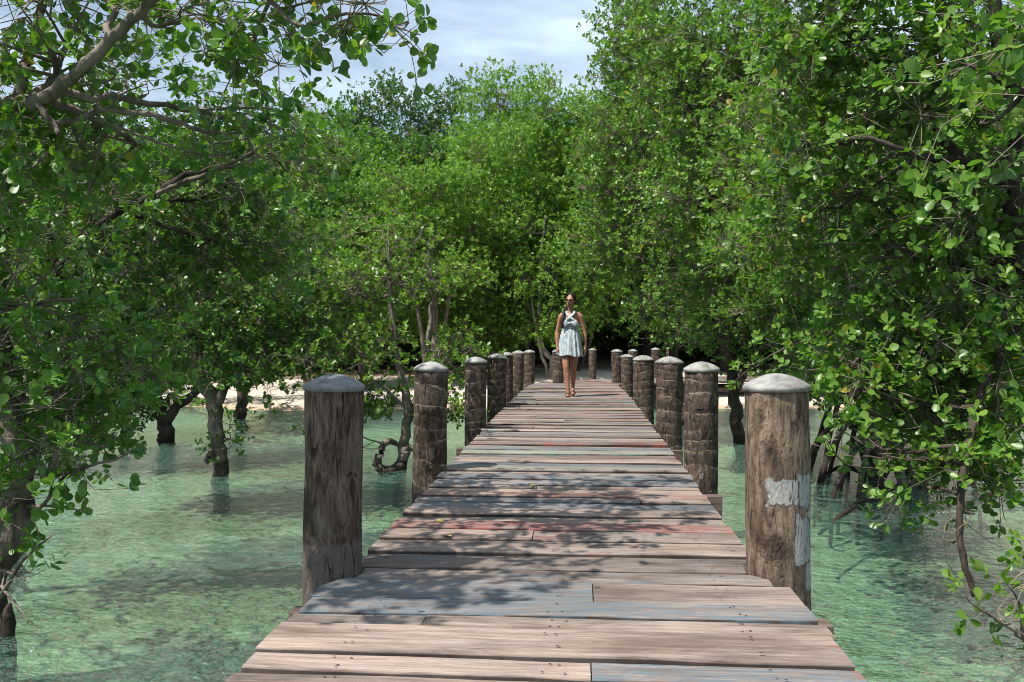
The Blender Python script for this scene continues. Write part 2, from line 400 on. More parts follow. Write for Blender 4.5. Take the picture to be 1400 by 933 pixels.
# centreline: straight, then bending right and sinking towards the sand
def cl_pt(s):
    """s: metres along the walk (equals Y on the straight)"""
    s0, rad = 19.0, 5.0
    if s <= s0: x, y, a = 0., s, 0.
    else:
        a = min((s - s0) / rad, R(75)); x = rad * (1 - math.cos(a)); y = s0 + rad * math.sin(a)
        e = s - s0 - rad * R(75)
        if e > 0: x += e * math.sin(a); y += e * math.cos(a)
    z = DZ - .20 * min(max((s - 13) / 10, 0), 1) ** 1.5
    return np.array((x, y, z)), a
# posts: (side, centre pixel x, base pixel y on deck edge, width in pixels, top pixel y, material, label)
posts = []
def post_spec(px, sc_, wpx, yt, mat, label, cap='cap', lean=(0, 0)):
    """sc_: pixels per metre at the post"""
    d = F / sc_
    p = P(px, 450 + 1.13 * sc_, d); zt = P(px, yt, d)[2]
    posts.append(dict(x=p[0], y=p[1], r=wpx / sc_ / 2, zt=zt, zb=DZ, mat=mat, label=label, cap=cap, lean=lean))
post_spec(455, 290, 79, 514, 'post_dark', 'thick dark rough wooden post with shade-toned cap, nearest on the left of the boardwalk', 'cap_shaded', (.5, -.5))
post_spec(1063, 290, 86, 513, 'post_tan', 'thick tan post with peeling white patches, nearest on the right of the boardwalk', 'cap', (-.4, 0))
post_spec(587, 171, 46, 496, 'post_palm', 'ringed palm trunk post beside the mangrove with a looped root, second on the left', 'cap', (.6, .5))
post_spec(958, 167, 47, 496, 'post_palm', 'ringed palm trunk post with dark torn bark, second on the right of the boardwalk', 'cap', (-.5, 0))
post_spec(650, 119, 29.5, 489, 'post_palm', 'ringed post in front of bright sand, third on the left of the boardwalk', 'cap', (.8, 0))
post_spec(914.5, 122, 37, 488.5, 'post_palm', 'ringed brown post next to the dark bark post, third on the right of the boardwalk', 'cap', (-.3, 0))
post_spec(678.5, 93, 26, 484, 'post_palm', 'ringed pale brown post, fourth on the left of the boardwalk', 'cap', (1.0, .4))
post_spec(880, 87, 28, 486.5, 'post_palm', 'ringed post with a dark knot hole, fourth on the right of the boardwalk', 'cap', (.7, 0))
post_spec(692.5, 82, 19, 482, 'post_palm', 'weathered post half hidden behind the fourth left post', 'cap', (-.8, 0))
post_spec(857.5, 69, 17, 485, 'post_palm', 'slim reddish brown post, fifth on the right of the boardwalk', 'cap', (.8, 0))
post_spec(708, 71, 17, 480, 'post_palm', 'mossy ringed post, sixth on the left of the boardwalk', 'cap', (.5, 0))
post_spec(843.5, 58, 15, 478, 'post_palm', 'slim greenish post nearest to the right of the walking woman', 'cap', (-.6, 0))
post_spec(723.5, 60, 15, 479, 'post_palm', 'grey post last in the left row, before the sandy gap', 'cap', (.4, 0))
# bend posts given in metres: outer (left) side and inner (right) side of the curve
for (px, yb, wpx, yt, lab) in ((763, 521, 15.5, 478, 'post with sunlit face directly behind the woman at the bend'),
                              (810, 514, 10.5, 477, 'lone short post standing at the end of the deck against dark shade'),
                              (865, 513, 12, 478, 'small shaded post with a grey cap behind the right row of posts'),
                              (896, 512, 11.5, 476, 'small far post showing between the third and fourth right posts'),
                              (916, 511, 10, 475, 'small far post peeping above the third right post')):
    d = 21.0 + {763: -.9, 810: 2.2, 865: 1.6, 896: 2.8, 916: 3.4}[px]
    p = P(px, yb, d); s = F / d
    posts.append(dict(x=p[0], y=p[1], r=max(.085, wpx / s / 2), zt=P(px, yt, d)[2], zb=p[2], mat='post_palm', label=lab, cap='cap', lean=(0, 0)))

def make_post(k, sp):
    rng = np.random.default_rng(100 + k)
    zg = float(ground_z(sp['x'], sp['y'])) - .15
    t = empty('wooden_post', (sp['x'], sp['y'], sp['zb']))
    tag(t, sp['label'], 'post', 'posts along the boardwalk')
    t.rotation_euler = (R(sp['lean'][1] * 1.2), R(sp['lean'][0] * 1.2), rng.uniform(0, 6.28) if sp['mat'] == 'post_palm' else 0)
    r0 = sp['r']; near = depth_of((sp['x'], sp['y'], 1)) < 7
    seg = 64 if near else 28; nz = 90 if near else 36
    zt = sp['zt'] - sp['zb'] - r0 * .42; zb = zg - sp['zb']
    ph = rng.uniform(0, 6.28, 6); palm = sp['mat'] == 'post_palm'
    def rf(r, z, a):
        e = .022 * np.sin(2 * a + ph[0] + z * 1.3) + .016 * np.sin(3 * a + ph[1] - z * 2.1) + .012 * np.sin(z * 7 + ph[2]) + .010 * np.sin(5 * a + z * 11 + ph[3])
        e = e + .010 * np.sin(9 * a + z * 5 + ph[4]) * np.sin(z * 17 + ph[5])
        if palm: e = e + .012 * np.abs(np.sin(z * 14 + .5 * np.sin(a + ph[1])))
        else: e = e + .035 * np.clip((zt - z) / 1.0, 0, 1)
        e = e + rng.normal(size=a.shape) * .004
        return r * (1 + e)
    m = MB(); lathe(m, [(r0 * .975, z) for z in np.linspace(zb, zt, nz)], seg, rf)
    sh = m.build('shaft', M[sp['mat']], t)
    c = MB(); hh = r0 * .40
    prof = [(r0 * .9, zt - .012), (r0 * 1.035, zt - .010), (r0 * 1.05, zt + .008)]
    prof += [(r0 * 1.05 * (1 - u), zt + .012 + hh * (1 - (1 - (1 - (1 - u) ** 1.9)) ** 1.0)) for u in np.linspace(.02, .97, 14)]
    lathe(c, prof, seg, lambda r, z, a: r * (1 + .016 * np.sin(3 * a + ph[0]) + .010 * np.sin(7 * a + ph[1]) + .008 * np.sin(13 * a + ph[2])))
    cc = c.build('cap', M[sp['cap']], t, (0, 0, zt)); cc.location = (0, 0, zt); cc.rotation_euler = (rng.normal() * .02, rng.normal() * .02, 0)
    return t
for k, sp in enumerate(posts): make_post(k, sp)

walk = empty('boardwalk', (0, 0, DZ))
tag(walk, 'weathered plank boardwalk with flaking blue and red paint running through the mangroves to the beach', 'boardwalk')
rng = np.random.default_rng(7)
edges_px = [1010, 985, 958, 932, 904, 864, 845, 823, 793, 778, 758, 741, 727, 715]
ss = [F * 1.13 / (y - 450) for y in edges_px]
while ss[-1] < 29.5: ss.append(ss[-1] + rng.uniform(.12, .225))
s = ss[0]
while s > -1.6: s -= rng.uniform(.18, .27); ss.insert(0, s)
ss = np.array(ss); k0 = int(np.argmin(np.abs(ss - F * 1.13 / (932 - 450))))   # plank whose near edge is at photo row 932
BLUE, RED, GREEN, TEAL, RUST = (.105, .155, .190), (.25, .055, .045), (.14, .23, .18), (.13, .22, .27), (.24, .125, .10)
spec = {  # offset from k0: list of (x0, x1, tone, paint, amount, rust)
    0: [(-9, .14, 1.08, BLUE, .0, 0), (.145, 9, 1.0, BLUE, .66, .34)],
    1: [(-9, 9, 1.06, BLUE, 0.0, .36)],
    2: [(-9, -.50, 1.0, BLUE, 0, 0), (-.495, 9, 1.05, RED, .05, .15)],
    3: [(-9, 9, .96, BLUE, .58, 0)],
    4: [(-9, .16, .82, BLUE, .85, 0), (.165, 9, .86, RED, .22, 0)],
    5: [(-9, 9, .92, BLUE, .36, 0)],
    6: [(-9, 9, .68, BLUE, .25, 0)],
    7: [(-9, 9, .98, RED, .16, 0)],
    8: [(-9, -.15, .86, RED, .32, 0), (-.145, 9, 1.0, RED, .3, 0)],
    9: [(-9, 9, .95, RED, .62, 0)],
    10: [(-9, 9, .9, BLUE, .2, 0)], 11: [(-9, 9, .92, BLUE, .12, 0)], 12: [(-9, 9, .78, BLUE, .75, 0)], 13: [(-9, .5, .8, BLUE, .5, 0), (.505, 9, .86, BLUE, .2, 0)],
    14: [(-9, 9, .88, RED, .42, 0)], 15: [(-9, 9, .92, RED, .1, 0)], 16: [(-9, -.2, .95, RED, .1, 0), (-.195, 9, .95, RED, .35, 0)],
    17: [(-9, 9, .84, BLUE, .75, 0)], 18: [(-9, 9, .82, BLUE, .8, 0)], 19: [(-9, 9, .98, BLUE, .15, 0)], 20: [(-9, 9, .98, GREEN, .35, 0)], 21: [(-9, 9, .95, GREEN, .45, 0)],
}
dk = MB(); NXS = 26
for q in range(len(ss) - 1):
    s0, s1 = ss[q], ss[q + 1]
    kk = q - k0
    if kk in spec: pieces = spec[kk]
    else:
        tone = rng.uniform(.58, 1.14)
        pc = [BLUE, RED, GREEN, BLUE, RUST][rng.integers(0, 5)]; am = max(0, rng.uniform(-.1, .75))
        pieces = [(-9, 9, tone, pc, am, 0)]
        if rng.random() < .3:
            cx = rng.uniform(-.6, .6)
            pieces = [(-9, cx, tone, pc, am, 0), (cx + .006, 9, rng.uniform(.8, 1.05), [BLUE, RED, RUST][rng.integers(0, 3)], max(0, rng.uniform(-.3, .6)), 0)]
    gap = rng.uniform(.012, .028)
    if kk in (0, 4, 9): gap = .032
    hw = 1.03 if s0 < 3.95 else .958
    xl = -hw - (.01 if s0 > 3.95 else 0) + rng.uniform(-.012, .012); xr = hw + rng.uniform(-.012, .012)
    zoff = rng.uniform(-.010, .011)
    if kk == 1: zoff = .012
    for (xa, xb, tone, paint, amt, rust) in pieces:
        xa = max(xa, xl); xb = min(xb, xr)
        zo = zoff + rng.uniform(-.003, .003); tw = rng.uniform(-.006, .006); off = rng.uniform(0, 60)
        # cross-section across the plank (t = 0 near edge, 1 far edge), with a small bevel
        th = .048; bv = .0045 / max(s1 - s0, .05)
        sect = [(gap / 2, -th), (gap / 2, -.006), (gap / 2 + .005, 0), ((s1 - s0) / 2, .001), (s1 - s0 - gap / 2 - .005, 0), (s1 - s0 - gap / 2, -.006), (s1 - s0 - gap / 2, -th)]
        us = np.linspace(0, 1, NXS)
        wob = .0035 * np.array([math.sin(off + 3 * xa + 9 * u) + .6 * math.sin(off * 2 + 23 * u) for u in us]) + rng.normal(size=NXS) * .0008
        v = []; pco = []; rs = []; tn = []
        for ci, (t, z) in enumerate(sect):
            for ui, u in enumerate(us):
                st = s0 + t + (wob[ui] if ci < 3 else (-.4 * wob[ui] if ci > 3 else 0))
                c, a = cl_pt(st)
                L, Rr = xa, xb
                for sp in posts[:2]:                       # planks are notched round the posts
                    dy = st - sp['y']; rr = sp['r'] * 1.05 + .010
                    if abs(dy) < rr:
                        e = math.sqrt(rr * rr - dy * dy)
                        if sp['x'] < 0: L = max(L, sp['x'] + e)
                        else: Rr = min(Rr, sp['x'] - e)
                x = L + (Rr - L) * u
                v.append((c[0] + x * math.cos(a), c[1] - x * math.sin(a), c[2] - DZ + z + zo + tw * x + (0.0012 * math.sin(off + 7 * x) if z > -.02 else 0)))
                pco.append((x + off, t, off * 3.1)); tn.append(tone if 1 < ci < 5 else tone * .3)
                rs.append(rust * max(0, (x - .72) / .3) * (1.6 if .1 < t / max(s1 - s0, .01) < .9 else .7) if rust else 0)
        v = np.array(v); ns = len(sect)
        i = np.arange(ns - 1)[:, None] * NXS; j = np.arange(NXS - 1)[None]
        f = np.stack((i + j, i + j + 1, i + NXS + j + 1, i + NXS + j), -1).reshape(-1, 4)
        b = np.array([(jj, (ns - 1) * NXS + jj, (ns - 1) * NXS + jj + 1, jj + 1) for jj in range(NXS - 1)])
        e0 = np.array([[r * NXS for r in range(ns)]])[:, ::-1]; e1 = np.array([[r * NXS + NXS - 1 for r in range(ns)]])
        n = len(v)
        dk.add(v, [f, b, e0[:, ::-1], e1[:, ::-1]], pco=np.array(pco), tone=np.array(tn), paint=np.tile(np.array(paint), (n, 1)), amt=np.full(n, amt), cool=np.full(n, rng.uniform(-.45, .75)), rust=np.array(rs))
    if s0 < 9:
        for x in (-.73, -.70, .0, .03, .74, .71):
            for fr in (.27, .74):
                xx = x + rng.uniform(-.03, .03); st = s0 + (s1 - s0) * (fr + rng.uniform(-.06, .06)); rn = .0042
                zz = zoff + max(abs(tw), .003) * abs(xx) + .0042
                an = np.linspace(0, 2 * np.pi, 7)[:-1]
                v = np.stack((xx + rn * np.cos(an) * 1.4, st + rn * np.sin(an), np.full(6, zz)), -1)
                dk.add(v, [np.array(((0, 1, 2, 3, 4, 5),))], pco=v, tone=np.full(6, .16), paint=np.tile(np.array(RUST), (6, 1)), amt=np.zeros(6), cool=np.zeros(6), rust=np.zeros(6))
dk.build('deck', M['deck'], walk, smooth=False)
# crossbeams at every pair of posts, two stringers under the planks
beam_s = [-1.2, 1.2, 3.6, 6.3, 8.62, 10.9, 13.2, 15.6, 18.0]
for bs in beam_s:
    b = MB(); z0 = cl_pt(bs)[0][2] - DZ
    box(b, -1.10, 1.11, bs - .05, bs + .05, z0 - .185, z0 - .052)
    o = b.build('crossbeam', M['beam'], walk, smooth=False)
for x in (-.72, 0, .74):
    b = MB(); pts = [cl_pt(t) for t in np.linspace(-1.5, 29, 60)]
    pv = []
    for c, a in pts:
        for (dx, dz) in ((-.04, -.30), (.04, -.30), (.04, -.187), (-.04, -.187)):
            pv.append((c[0] + (x + dx) * math.cos(a), c[1] - (x + dx) * math.sin(a), c[2] - DZ + dz))
    n = len(pts); i = np.arange(n - 1)[:, None] * 4; j = np.arange(4)[None]; k2 = (j + 1) % 4
    b.add(pv, [np.stack((i + j, i + k2, i + 4 + k2, i + 4 + j), -1).reshape(-1, 4), np.array(((0, 1, 2, 3),)), np.array(((3, 2, 1, 0),)) + 4 * (n - 1)])
    b.build('stringer', M['beam'], walk, smooth=False)

# ------------------------------------------------------------------ trees
LEAF_HI_V = np.array(((0, .04, 0), (.13, .24, .035), (.29, .52, .05), (.30, .78, .035), (.12, .97, -.01), (-.12, .97, -.01), (-.30, .78, .035), (-.29, .52, .05), (-.13, .24, .035), (0, .5, -.03), (0, .84, -.03)))
LEAF_HI_F = (np.array(((0, 1, 2, 9), (9, 2, 3, 10), (9, 10, 6, 7), (0, 9, 7, 8))), np.array(((10, 3, 4), (10, 4, 5), (10, 5, 6))))
LEAF_LO_V = np.array(((0, .03, 0), (.29, .45, .06), (.24, .86, .03), (0, 1, -.02), (-.24, .86, .03), (-.29, .45, .06)))
LEAF_LO_F = (np.array(((0, 1, 2, 3), (0, 3, 4, 5))),)

def leaves(mb, pos, ldir, nrm, size, tint, hi):
    n = len(pos)
    side = norm(np.cross(ldir, nrm)); nn = np.cross(side, ldir)
    V, FS = (LEAF_HI_V, LEAF_HI_F) if hi else (LEAF_LO_V, LEAF_LO_F)
    v = pos[:, None] + size[:, None, None] * (V[None, :, 0:1] * side[:, None] + V[None, :, 1:2] * ldir[:, None] + V[None, :, 2:3] * nn[:, None])
    k = len(V); b = np.arange(n)[:, None, None] * k
    mb.add(v.reshape(-1, 3), [(b + f).reshape(-1, f.shape[1]) for f in FS], tint=np.repeat(tint, k))

def lobe(px, py, d, rx, ry, rd, dens=1.0):
    """crown lobe given by its place in the photo, turned into metres"""
    sc_ = d / F
    return (P(px, py, d), np.array((rx * sc_, rd, ry * sc_)), dens)

def make_tree(name, label, cat, stems, lobes, leaf, lmat, bmat, seed, hi=False, twig=True, group=None, rooted=(), per=8, clump=1.0, bare=()):
    """stems: polylines of (x, y, z, radius); lobes: (centre, radii, density); rooted: stilt roots, a part each"""
    rng = np.random.default_rng(seed)
    base = np.array(stems[0][0][:3])
    root = empty(name, base); tag(root, label, cat, group)
    tb = MB(); cb = MB(); skel = []; skr = []
    for st in list(stems) + list(bare):
        st = np.array(st, float)
        path = catmull(st[:, :3], 6); rad = np.interp(np.linspace(0, len(st) - 1, len(path)), np.arange(len(st)), st[:, 3])
        j = rng.normal(size=path.shape) * rad[:, None] * .22; j[0] = 0
        path = path + j
        tube(tb, path, rad, 14 if rad.max() > .04 else 6, rng, .08)
        skel.append(path); skr.append(rad)
    nsk = len(stems)
    SK = np.vstack(skel[:nsk]); SR = np.concatenate(skr[:nsk])
    for (c, rr, dens) in lobes:
        area = math.pi * rr[0] * rr[2]
        nl = dens * 4.0 * area / (.33 * leaf * leaf)
        nc = max(3, int(nl / per)); na = max(2, int(nc / (10 * clump)))
        # limb from the nearest stem into the lobe
        dd = np.linalg.norm(SK - c, axis=1) + .5 * np.maximum(0, SK[:, 2] - c[2])
        q = int(np.argmin(dd)); a0 = SK[q]
        ln = np.linalg.norm(c - a0)
        mid = (a0 + c) / 2 + rng.normal(size=3) * ln * .10 + np.array((0, 0, -.06 * ln))
        lp = catmull([a0, mid, c + rng.normal(size=3) * rr * .15], 6)
        lp = lp + np.vstack((np.zeros((1, 3)), rng.normal(size=(len(lp) - 1, 3)) * ln * .012))
        r0 = min(SR[q] * .7, .012 + .02 * math.sqrt(area)); 
        if ln > .05: tube(tb, lp, np.linspace(r0, max(.006, r0 * .4), len(lp)), 6, rng, .04)
        # anchors: side branches that clumps of leaves sit on
        u = norm(rng.normal(size=(na, 3))); rad = rng.uniform(.30, 1.0, na) ** .6
        anc = c + u * rad[:, None] * rr
        st = lp[rng.integers(len(lp) // 3, len(lp), na)]
        for s_, e_ in zip(st, anc):
            l2 = np.linalg.norm(e_ - s_)
            m_ = (s_ + e_) / 2 + rng.normal(size=3) * l2 * .14
            pth = catmull([s_, m_, e_], 4)
            tube(tb, pth, np.linspace(max(.005, r0 * .42), .0035, len(pth)), 4 if hi else 3, cap=False, thin=.8)
        sig = .115 * (leaf / .07) * clump ** .4 * 1.25
        ai = rng.integers(0, na, nc)
        tt = rng.uniform(0, 1, nc) ** .5
        cp = st[ai] * (1 - tt[:, None]) * .25 + anc[ai] * (1 - (1 - tt[:, None]) * .25) + rng.normal(size=(nc, 3)) * sig * np.array((1.2, 1.2, .9))
        cd = norm(.55 * norm(cp - c) + .5 * norm(cp - anc[ai]) + np.array((0, 0, .55)) + rng.normal(size=(nc, 3)) * .35)
        if twig:
            a_ = anc[ai] * .9 + st[ai] * .1; ln_ = np.linalg.norm(cp - a_, axis=1, keepdims=True)
            m_ = a_ * .5 + cp * .5 + rng.normal(size=cp.shape) * ln_ * .16 + np.array((0, 0, -.05)) * ln_
            twigs(tb, a_, m_, .0034, .0028); twigs(tb, m_, cp + cd * leaf * .4, .0028, .0016)
        tl = leaf * rng.uniform(.5, 1.3, nc)
        k = per; idx = np.repeat(np.arange(nc), k); li = np.tile(np.arange(k), nc)
        t_ = norm(cd); uu = norm(np.cross(t_, np.array((.21, .33, .92)))); ww = np.cross(t_, uu)
        ph = li * 2.4 + np.repeat(rng.uniform(0, 6.28, nc), k)
        radial = np.cos(ph)[:, None] * uu[idx] + np.sin(ph)[:, None] * ww[idx]
        fr = (li + .5) / k
        pp = cp[idx] + t_[idx] * (fr * tl[idx])[:, None] + rng.normal(size=(len(idx), 3)) * leaf * .1
        ld = norm(radial * (1.05 - .5 * fr)[:, None] + t_[idx] * (.25 + .6 * fr)[:, None] + rng.normal(size=(len(idx), 3)) * .28)
        nn = norm(t_[idx] * .9 + np.array((-.12, -.1, .55)) + rng.normal(size=(len(idx), 3)) * .42)
        keep = rng.random(len(idx)) < .93
        sz = leaf * rng.uniform(.62, 1.18, len(idx))
        tint = np.clip(np.repeat(rng.beta(2.2, 2.6, nc), k) * .75 + rng.uniform(0, .28, len(idx)), 0, .95)
        y = rng.random(len(idx)); tint = np.where(y < .009, rng.uniform(.975, 1, len(idx)), tint)
        leaves(cb, pp[keep], ld[keep], nn[keep], sz[keep], tint[keep], hi)
    tr = tb.build('trunk', M[bmat], root, base)
    if cb.n: cb.build('crown', M[lmat], root, base)
    for rt in rooted:
        rt = np.array(rt, float); b = MB()
        path = catmull(rt[:, :3], 7); rad = np.interp(np.linspace(0, len(rt) - 1, len(path)), np.arange(len(rt)), rt[:, 3])
        path = path + np.vstack((np.zeros((1, 3)), rng.normal(size=(len(path) - 1, 3)) * rad[1:, None] * .2))
        tube(b, path, rad, 8, rng, .06); b.build('root', M[bmat], root, base)
    return root

def S(*pts):
    """stem from photo points (px, py, d, radius)"""
    return [tuple(P(a, b, d)) + (r,) for (a, b, d, r) in pts]
def GB(px, py, sink=.55):
    """base on the bed below the water surface point seen at the pixel"""
    p = G(px, py, 0.0); return p
def foot(px, py, r, sink=.6):
    p = G(px, py, 0.0); return (p[0], p[1], p[2] - sink, r), depth_of(p)
def trunk(px, py, r, *rest):
    """a stem that starts under water at the pixel and goes through further (px, py, dd, radius); dd adds to the base depth"""
    f0, d = foot(px, py, r * 1.1)
    p = G(px, py, 0.0)
    return [f0, tuple(p) + (r,)] + [tuple(P(a, b, d + dd)) + (rr,) for (a, b, dd, rr) in rest], d

# --- big tree leaning in from the left edge
tA = S((-25, 1000, 6.0, .14), (-18, 845, 6.0, .125), (20, 700, 6.0, .105), (27, 610, 6.0, .10), (-5, 490, 5.8, .095), (-60, 340, 5.5, .09), (-90, 235, 5.2, .075), (0, 150, 5.0, .048), (60, 136, 4.8, .038), (112, 95, 4.6, .031), (160, 45, 4.5, .028), (215, -5, 4.4, .026), (330, -120, 4.3, .035), (450, -200, 4.2, .02))
bA = [S((50, 140, 4.8, .020), (72, 166, 4.75, .015), (105, 166, 4.85, .020), (140, 151, 4.9, .018), (200, 156, 4.9, .015), (245, 168, 4.95, .013), (285, 181, 5, .010), (332, 182, 5, .004)),
      S((50, 142, 4.82, .018), (72, 168, 4.75, .016), (82, 186, 4.7, .012)),
      S((150, 150, 4.9, .010), (165, 130, 4.85, .007), (200, 115, 4.8, .003)),
      S((215, 265, 6.1, .02), (300, 232, 6.0, .014), (340, 222, 5.9, .012), (372, 196, 5.8, .006)),
      S((30, 690, 6.0, .022), (60, 690, 5.9, .014), (85, 655, 5.8, .012), (120, 638, 5.7, .010), (160, 628, 5.6, .007), (186, 612, 5.5, .003)),
      S((62, 690, 5.9, .010), (72, 660, 5.85, .007), (68, 640, 5.8, .005), (80, 620, 5.8, .003)),
      S((62, 692, 5.9, .009), (100, 696, 5.7, .006), (125, 705, 5.6, .003)),
      S((-10, 835, 6.0, .02), (25, 775, 5.6, .011), (55, 745, 5.5, .008), (75, 730, 5.45, .003)),
      S((40, 760, 5.5, .007), (52, 735, 5.5, .005), (48, 715, 5.5, .003)),
      S((0, 800, 5.8, .01), (20, 825, 5.6, .007), (38, 845, 5.5, .003))]
topA = S((300, -80, 4.3, .03), (370, 0, 4.25, .014), (410, 36, 4.2, .010), (455, 22, 4.2, .008), (510, 20, 4.2, .006), (545, 38, 4.2, .004), (575, 48, 4.2, .003))
lA = [lobe(80, 40, 5.1, 150, 80, .7, .8), lobe(240, 25, 4.7, 110, 65, .55, .8), lobe(345, 75, 4.7, 85, 50, .5, .45), lobe(455, 50, 4.3, 75, 50, .28, .5), lobe(555, 30, 4.2, 34, 30, .1, .8),
      lobe(400, 5, 4.3, 110, 40, .35, .7), lobe(480, -20, 4.2, 80, 45, .3, .7), lobe(200, 190, 5.3, 170, 55, .6, .65), lobe(370, 190, 5.6, 90, 60, .5, .6), lobe(40, 250, 5.6, 110, 90, .8, .7), lobe(30, 420, 5.6, 90, 110, .7, .8),
      lobe(85, 520, 5.7, 100, 90, .6, .9), lobe(60, 610, 5.7, 80, 60, .5, .8), lobe(130, 600, 5.6, 60, 50, .4, .6), lobe(-120, 60, 5.2, 140, 150, .6, .4), lobe(-120, 420, 5.6, 100, 180, .5, .4),
      lobe(150, -110, 5.0, 260, 70, .6, .35), (np.array((-2.35, 2.75, 4.5)), np.array((.75, .75, .3)), .6), (np.array((-2.3, 3.15, 3.95)), np.array((.5, .55, .3)), 1.0), (np.array((-2.9, 5.2, 5.0)), np.array((.9, .9, .35)), .45), lobe(420, -210, 4.7, 200, 100, .9, .45), lobe(30, 790, 5.5, 40, 20, .1, .35), lobe(20, 700, 5.7, 60, 40, .3, .5)]
make_tree('mangrove_tree', 'big leaning mangrove at the left edge, thick pale limb crossing the top left corner', 'tree', [tA, topA], lA, .078, 'leaf_left', 'bark', 11, hi=True, bare=bA)
# second tree just behind it
tB, dB = trunk(22, 735, .075, (50, 560, 0, .07), (75, 400, .1, .06), (72, 310, .1, .05), (66, 240, .1, .035), (60, 150, .2, .02))
bB = S((78, 375, 8.3, .05), (130, 312, 8.1, .035), (180, 280, 8.0, .032), (215, 265, 7.9, .03), (252, 240, 7.8, .026), (310, 225, 7.7, .02), (370, 196, 7.6, .012))
lB = [lobe(140, 330, 8.6, 150, 110, 1.1, .8), lobe(290, 240, 8.8, 120, 80, .9, .7), lobe(330, 330, 9.2, 120, 90, 1.0, .8), lobe(160, 470, 8.4, 120, 80, .9, .9), lobe(60, 560, 8, 100, 70, .8, .8), lobe(370, 150, 9, 80, 50, .8, .35), lobe(180, 120, 8.6, 140, 70, .8, .4), lobe(440, 230, 9, 60, 70, .6, .45), lobe(20, 200, 8.6, 120, 120, .7, .4)]
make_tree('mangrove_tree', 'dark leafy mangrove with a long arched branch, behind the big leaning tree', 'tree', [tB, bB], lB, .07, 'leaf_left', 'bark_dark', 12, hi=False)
# tree with its trunk in the water, short stub at the foot
tC, dC = trunk(300, 647, .10, (297, 600, 0, .10), (288, 545, 0, .10), (268, 500, -.1, .075), (250, 430, -.2, .05), (230, 350, -.2, .03))
tC2 = S((289, 560, dC, .08), (312, 520, dC, .06), (335, 480, dC + .1, .045), (360, 400, dC + .2, .03))
bC = [S((298, 625, dC, .06), (286, 622, dC - .15, .045), (283, 634, dC - .2, .03)), S((320, 570, dC, .02), (330, 545, dC - .2, .015), (352, 520, dC - .3, .006))]
lC = [lobe(300, 470, dC, 120, 55, 1.2, 1.0), lobe(240, 395, dC, 130, 70, 1.3, 1), lobe(370, 400, dC + .5, 110, 80, 1.2, .9), lobe(370, 490, dC - .3, 60, 40, .6, .8), lobe(318, 600, dC - .2, 22, 30, .25, .45), lobe(200, 480, dC, 70, 55, .9, .9), lobe(420, 470, dC + .3, 50, 40, .6, .7), lobe(300, 300, dC + .8, 120, 70, 1.1, .8)]
make_tree('mangrove_tree', 'mangrove with a thick trunk and a broken stub, standing in the green water', 'tree', [tC, tC2], lC, .075, 'leaf_left', 'bark', 13, bare=bC)
tD, dD = trunk(230, 604, .13, (224, 580, 0, .125), (213, 545, 0, .085), (195, 500, 0, .06), (170, 430, 0, .04))
tD2 = S((226, 578, dD, .09), (250, 548, dD, .07), (275, 530, dD, .06), (300, 470, dD + .2, .04))
lD = [lobe(160, 470, dD, 110, 60, 1.4, .9), lobe(260, 470, dD + .4, 100, 50, 1.3, .9), lobe(200, 390, dD + .3, 130, 70, 1.5, .9), lobe(120, 400, dD, 90, 70, 1.2, .9)]
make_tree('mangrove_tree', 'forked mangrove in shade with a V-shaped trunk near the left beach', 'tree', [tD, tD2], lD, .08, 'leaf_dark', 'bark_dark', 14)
tE, dE = trunk(172, 598, .07, (170, 560, 0, .06), (180, 500, 0, .045), (165, 420, .2, .03))
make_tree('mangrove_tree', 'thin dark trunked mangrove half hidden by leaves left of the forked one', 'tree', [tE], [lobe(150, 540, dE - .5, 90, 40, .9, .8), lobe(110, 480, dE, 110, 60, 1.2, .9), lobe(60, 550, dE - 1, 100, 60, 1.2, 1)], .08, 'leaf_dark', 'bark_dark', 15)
tF, dF = trunk(330, 572, .12, (330, 540, 0, .11), (325, 500, 0, .09), (340, 430, .2, .05))
tF2 = S((331, 545, dF, .07), (345, 515, dF, .05), (380, 460, dF, .03))
make_tree('mangrove_tree', 'shaded mangrove standing at the waterline in front of the left sand', 'tree', [tF, tF2], [lobe(340, 450, dF, 100, 60, 1.8, .9), lobe(420, 420, dF + .5, 80, 60, 1.5, .9), lobe(400, 340, dF + 1, 90, 80, 1.8, .8), lobe(375, 500, dF + 3.5, 50, 22, .8, .8), lobe(285, 500, dF + 3.5, 60, 24, .8, .8), lobe(205, 502, dF + 3.2, 60, 24, .8, .9)], .09, 'leaf_left', 'bark_dark', 16)
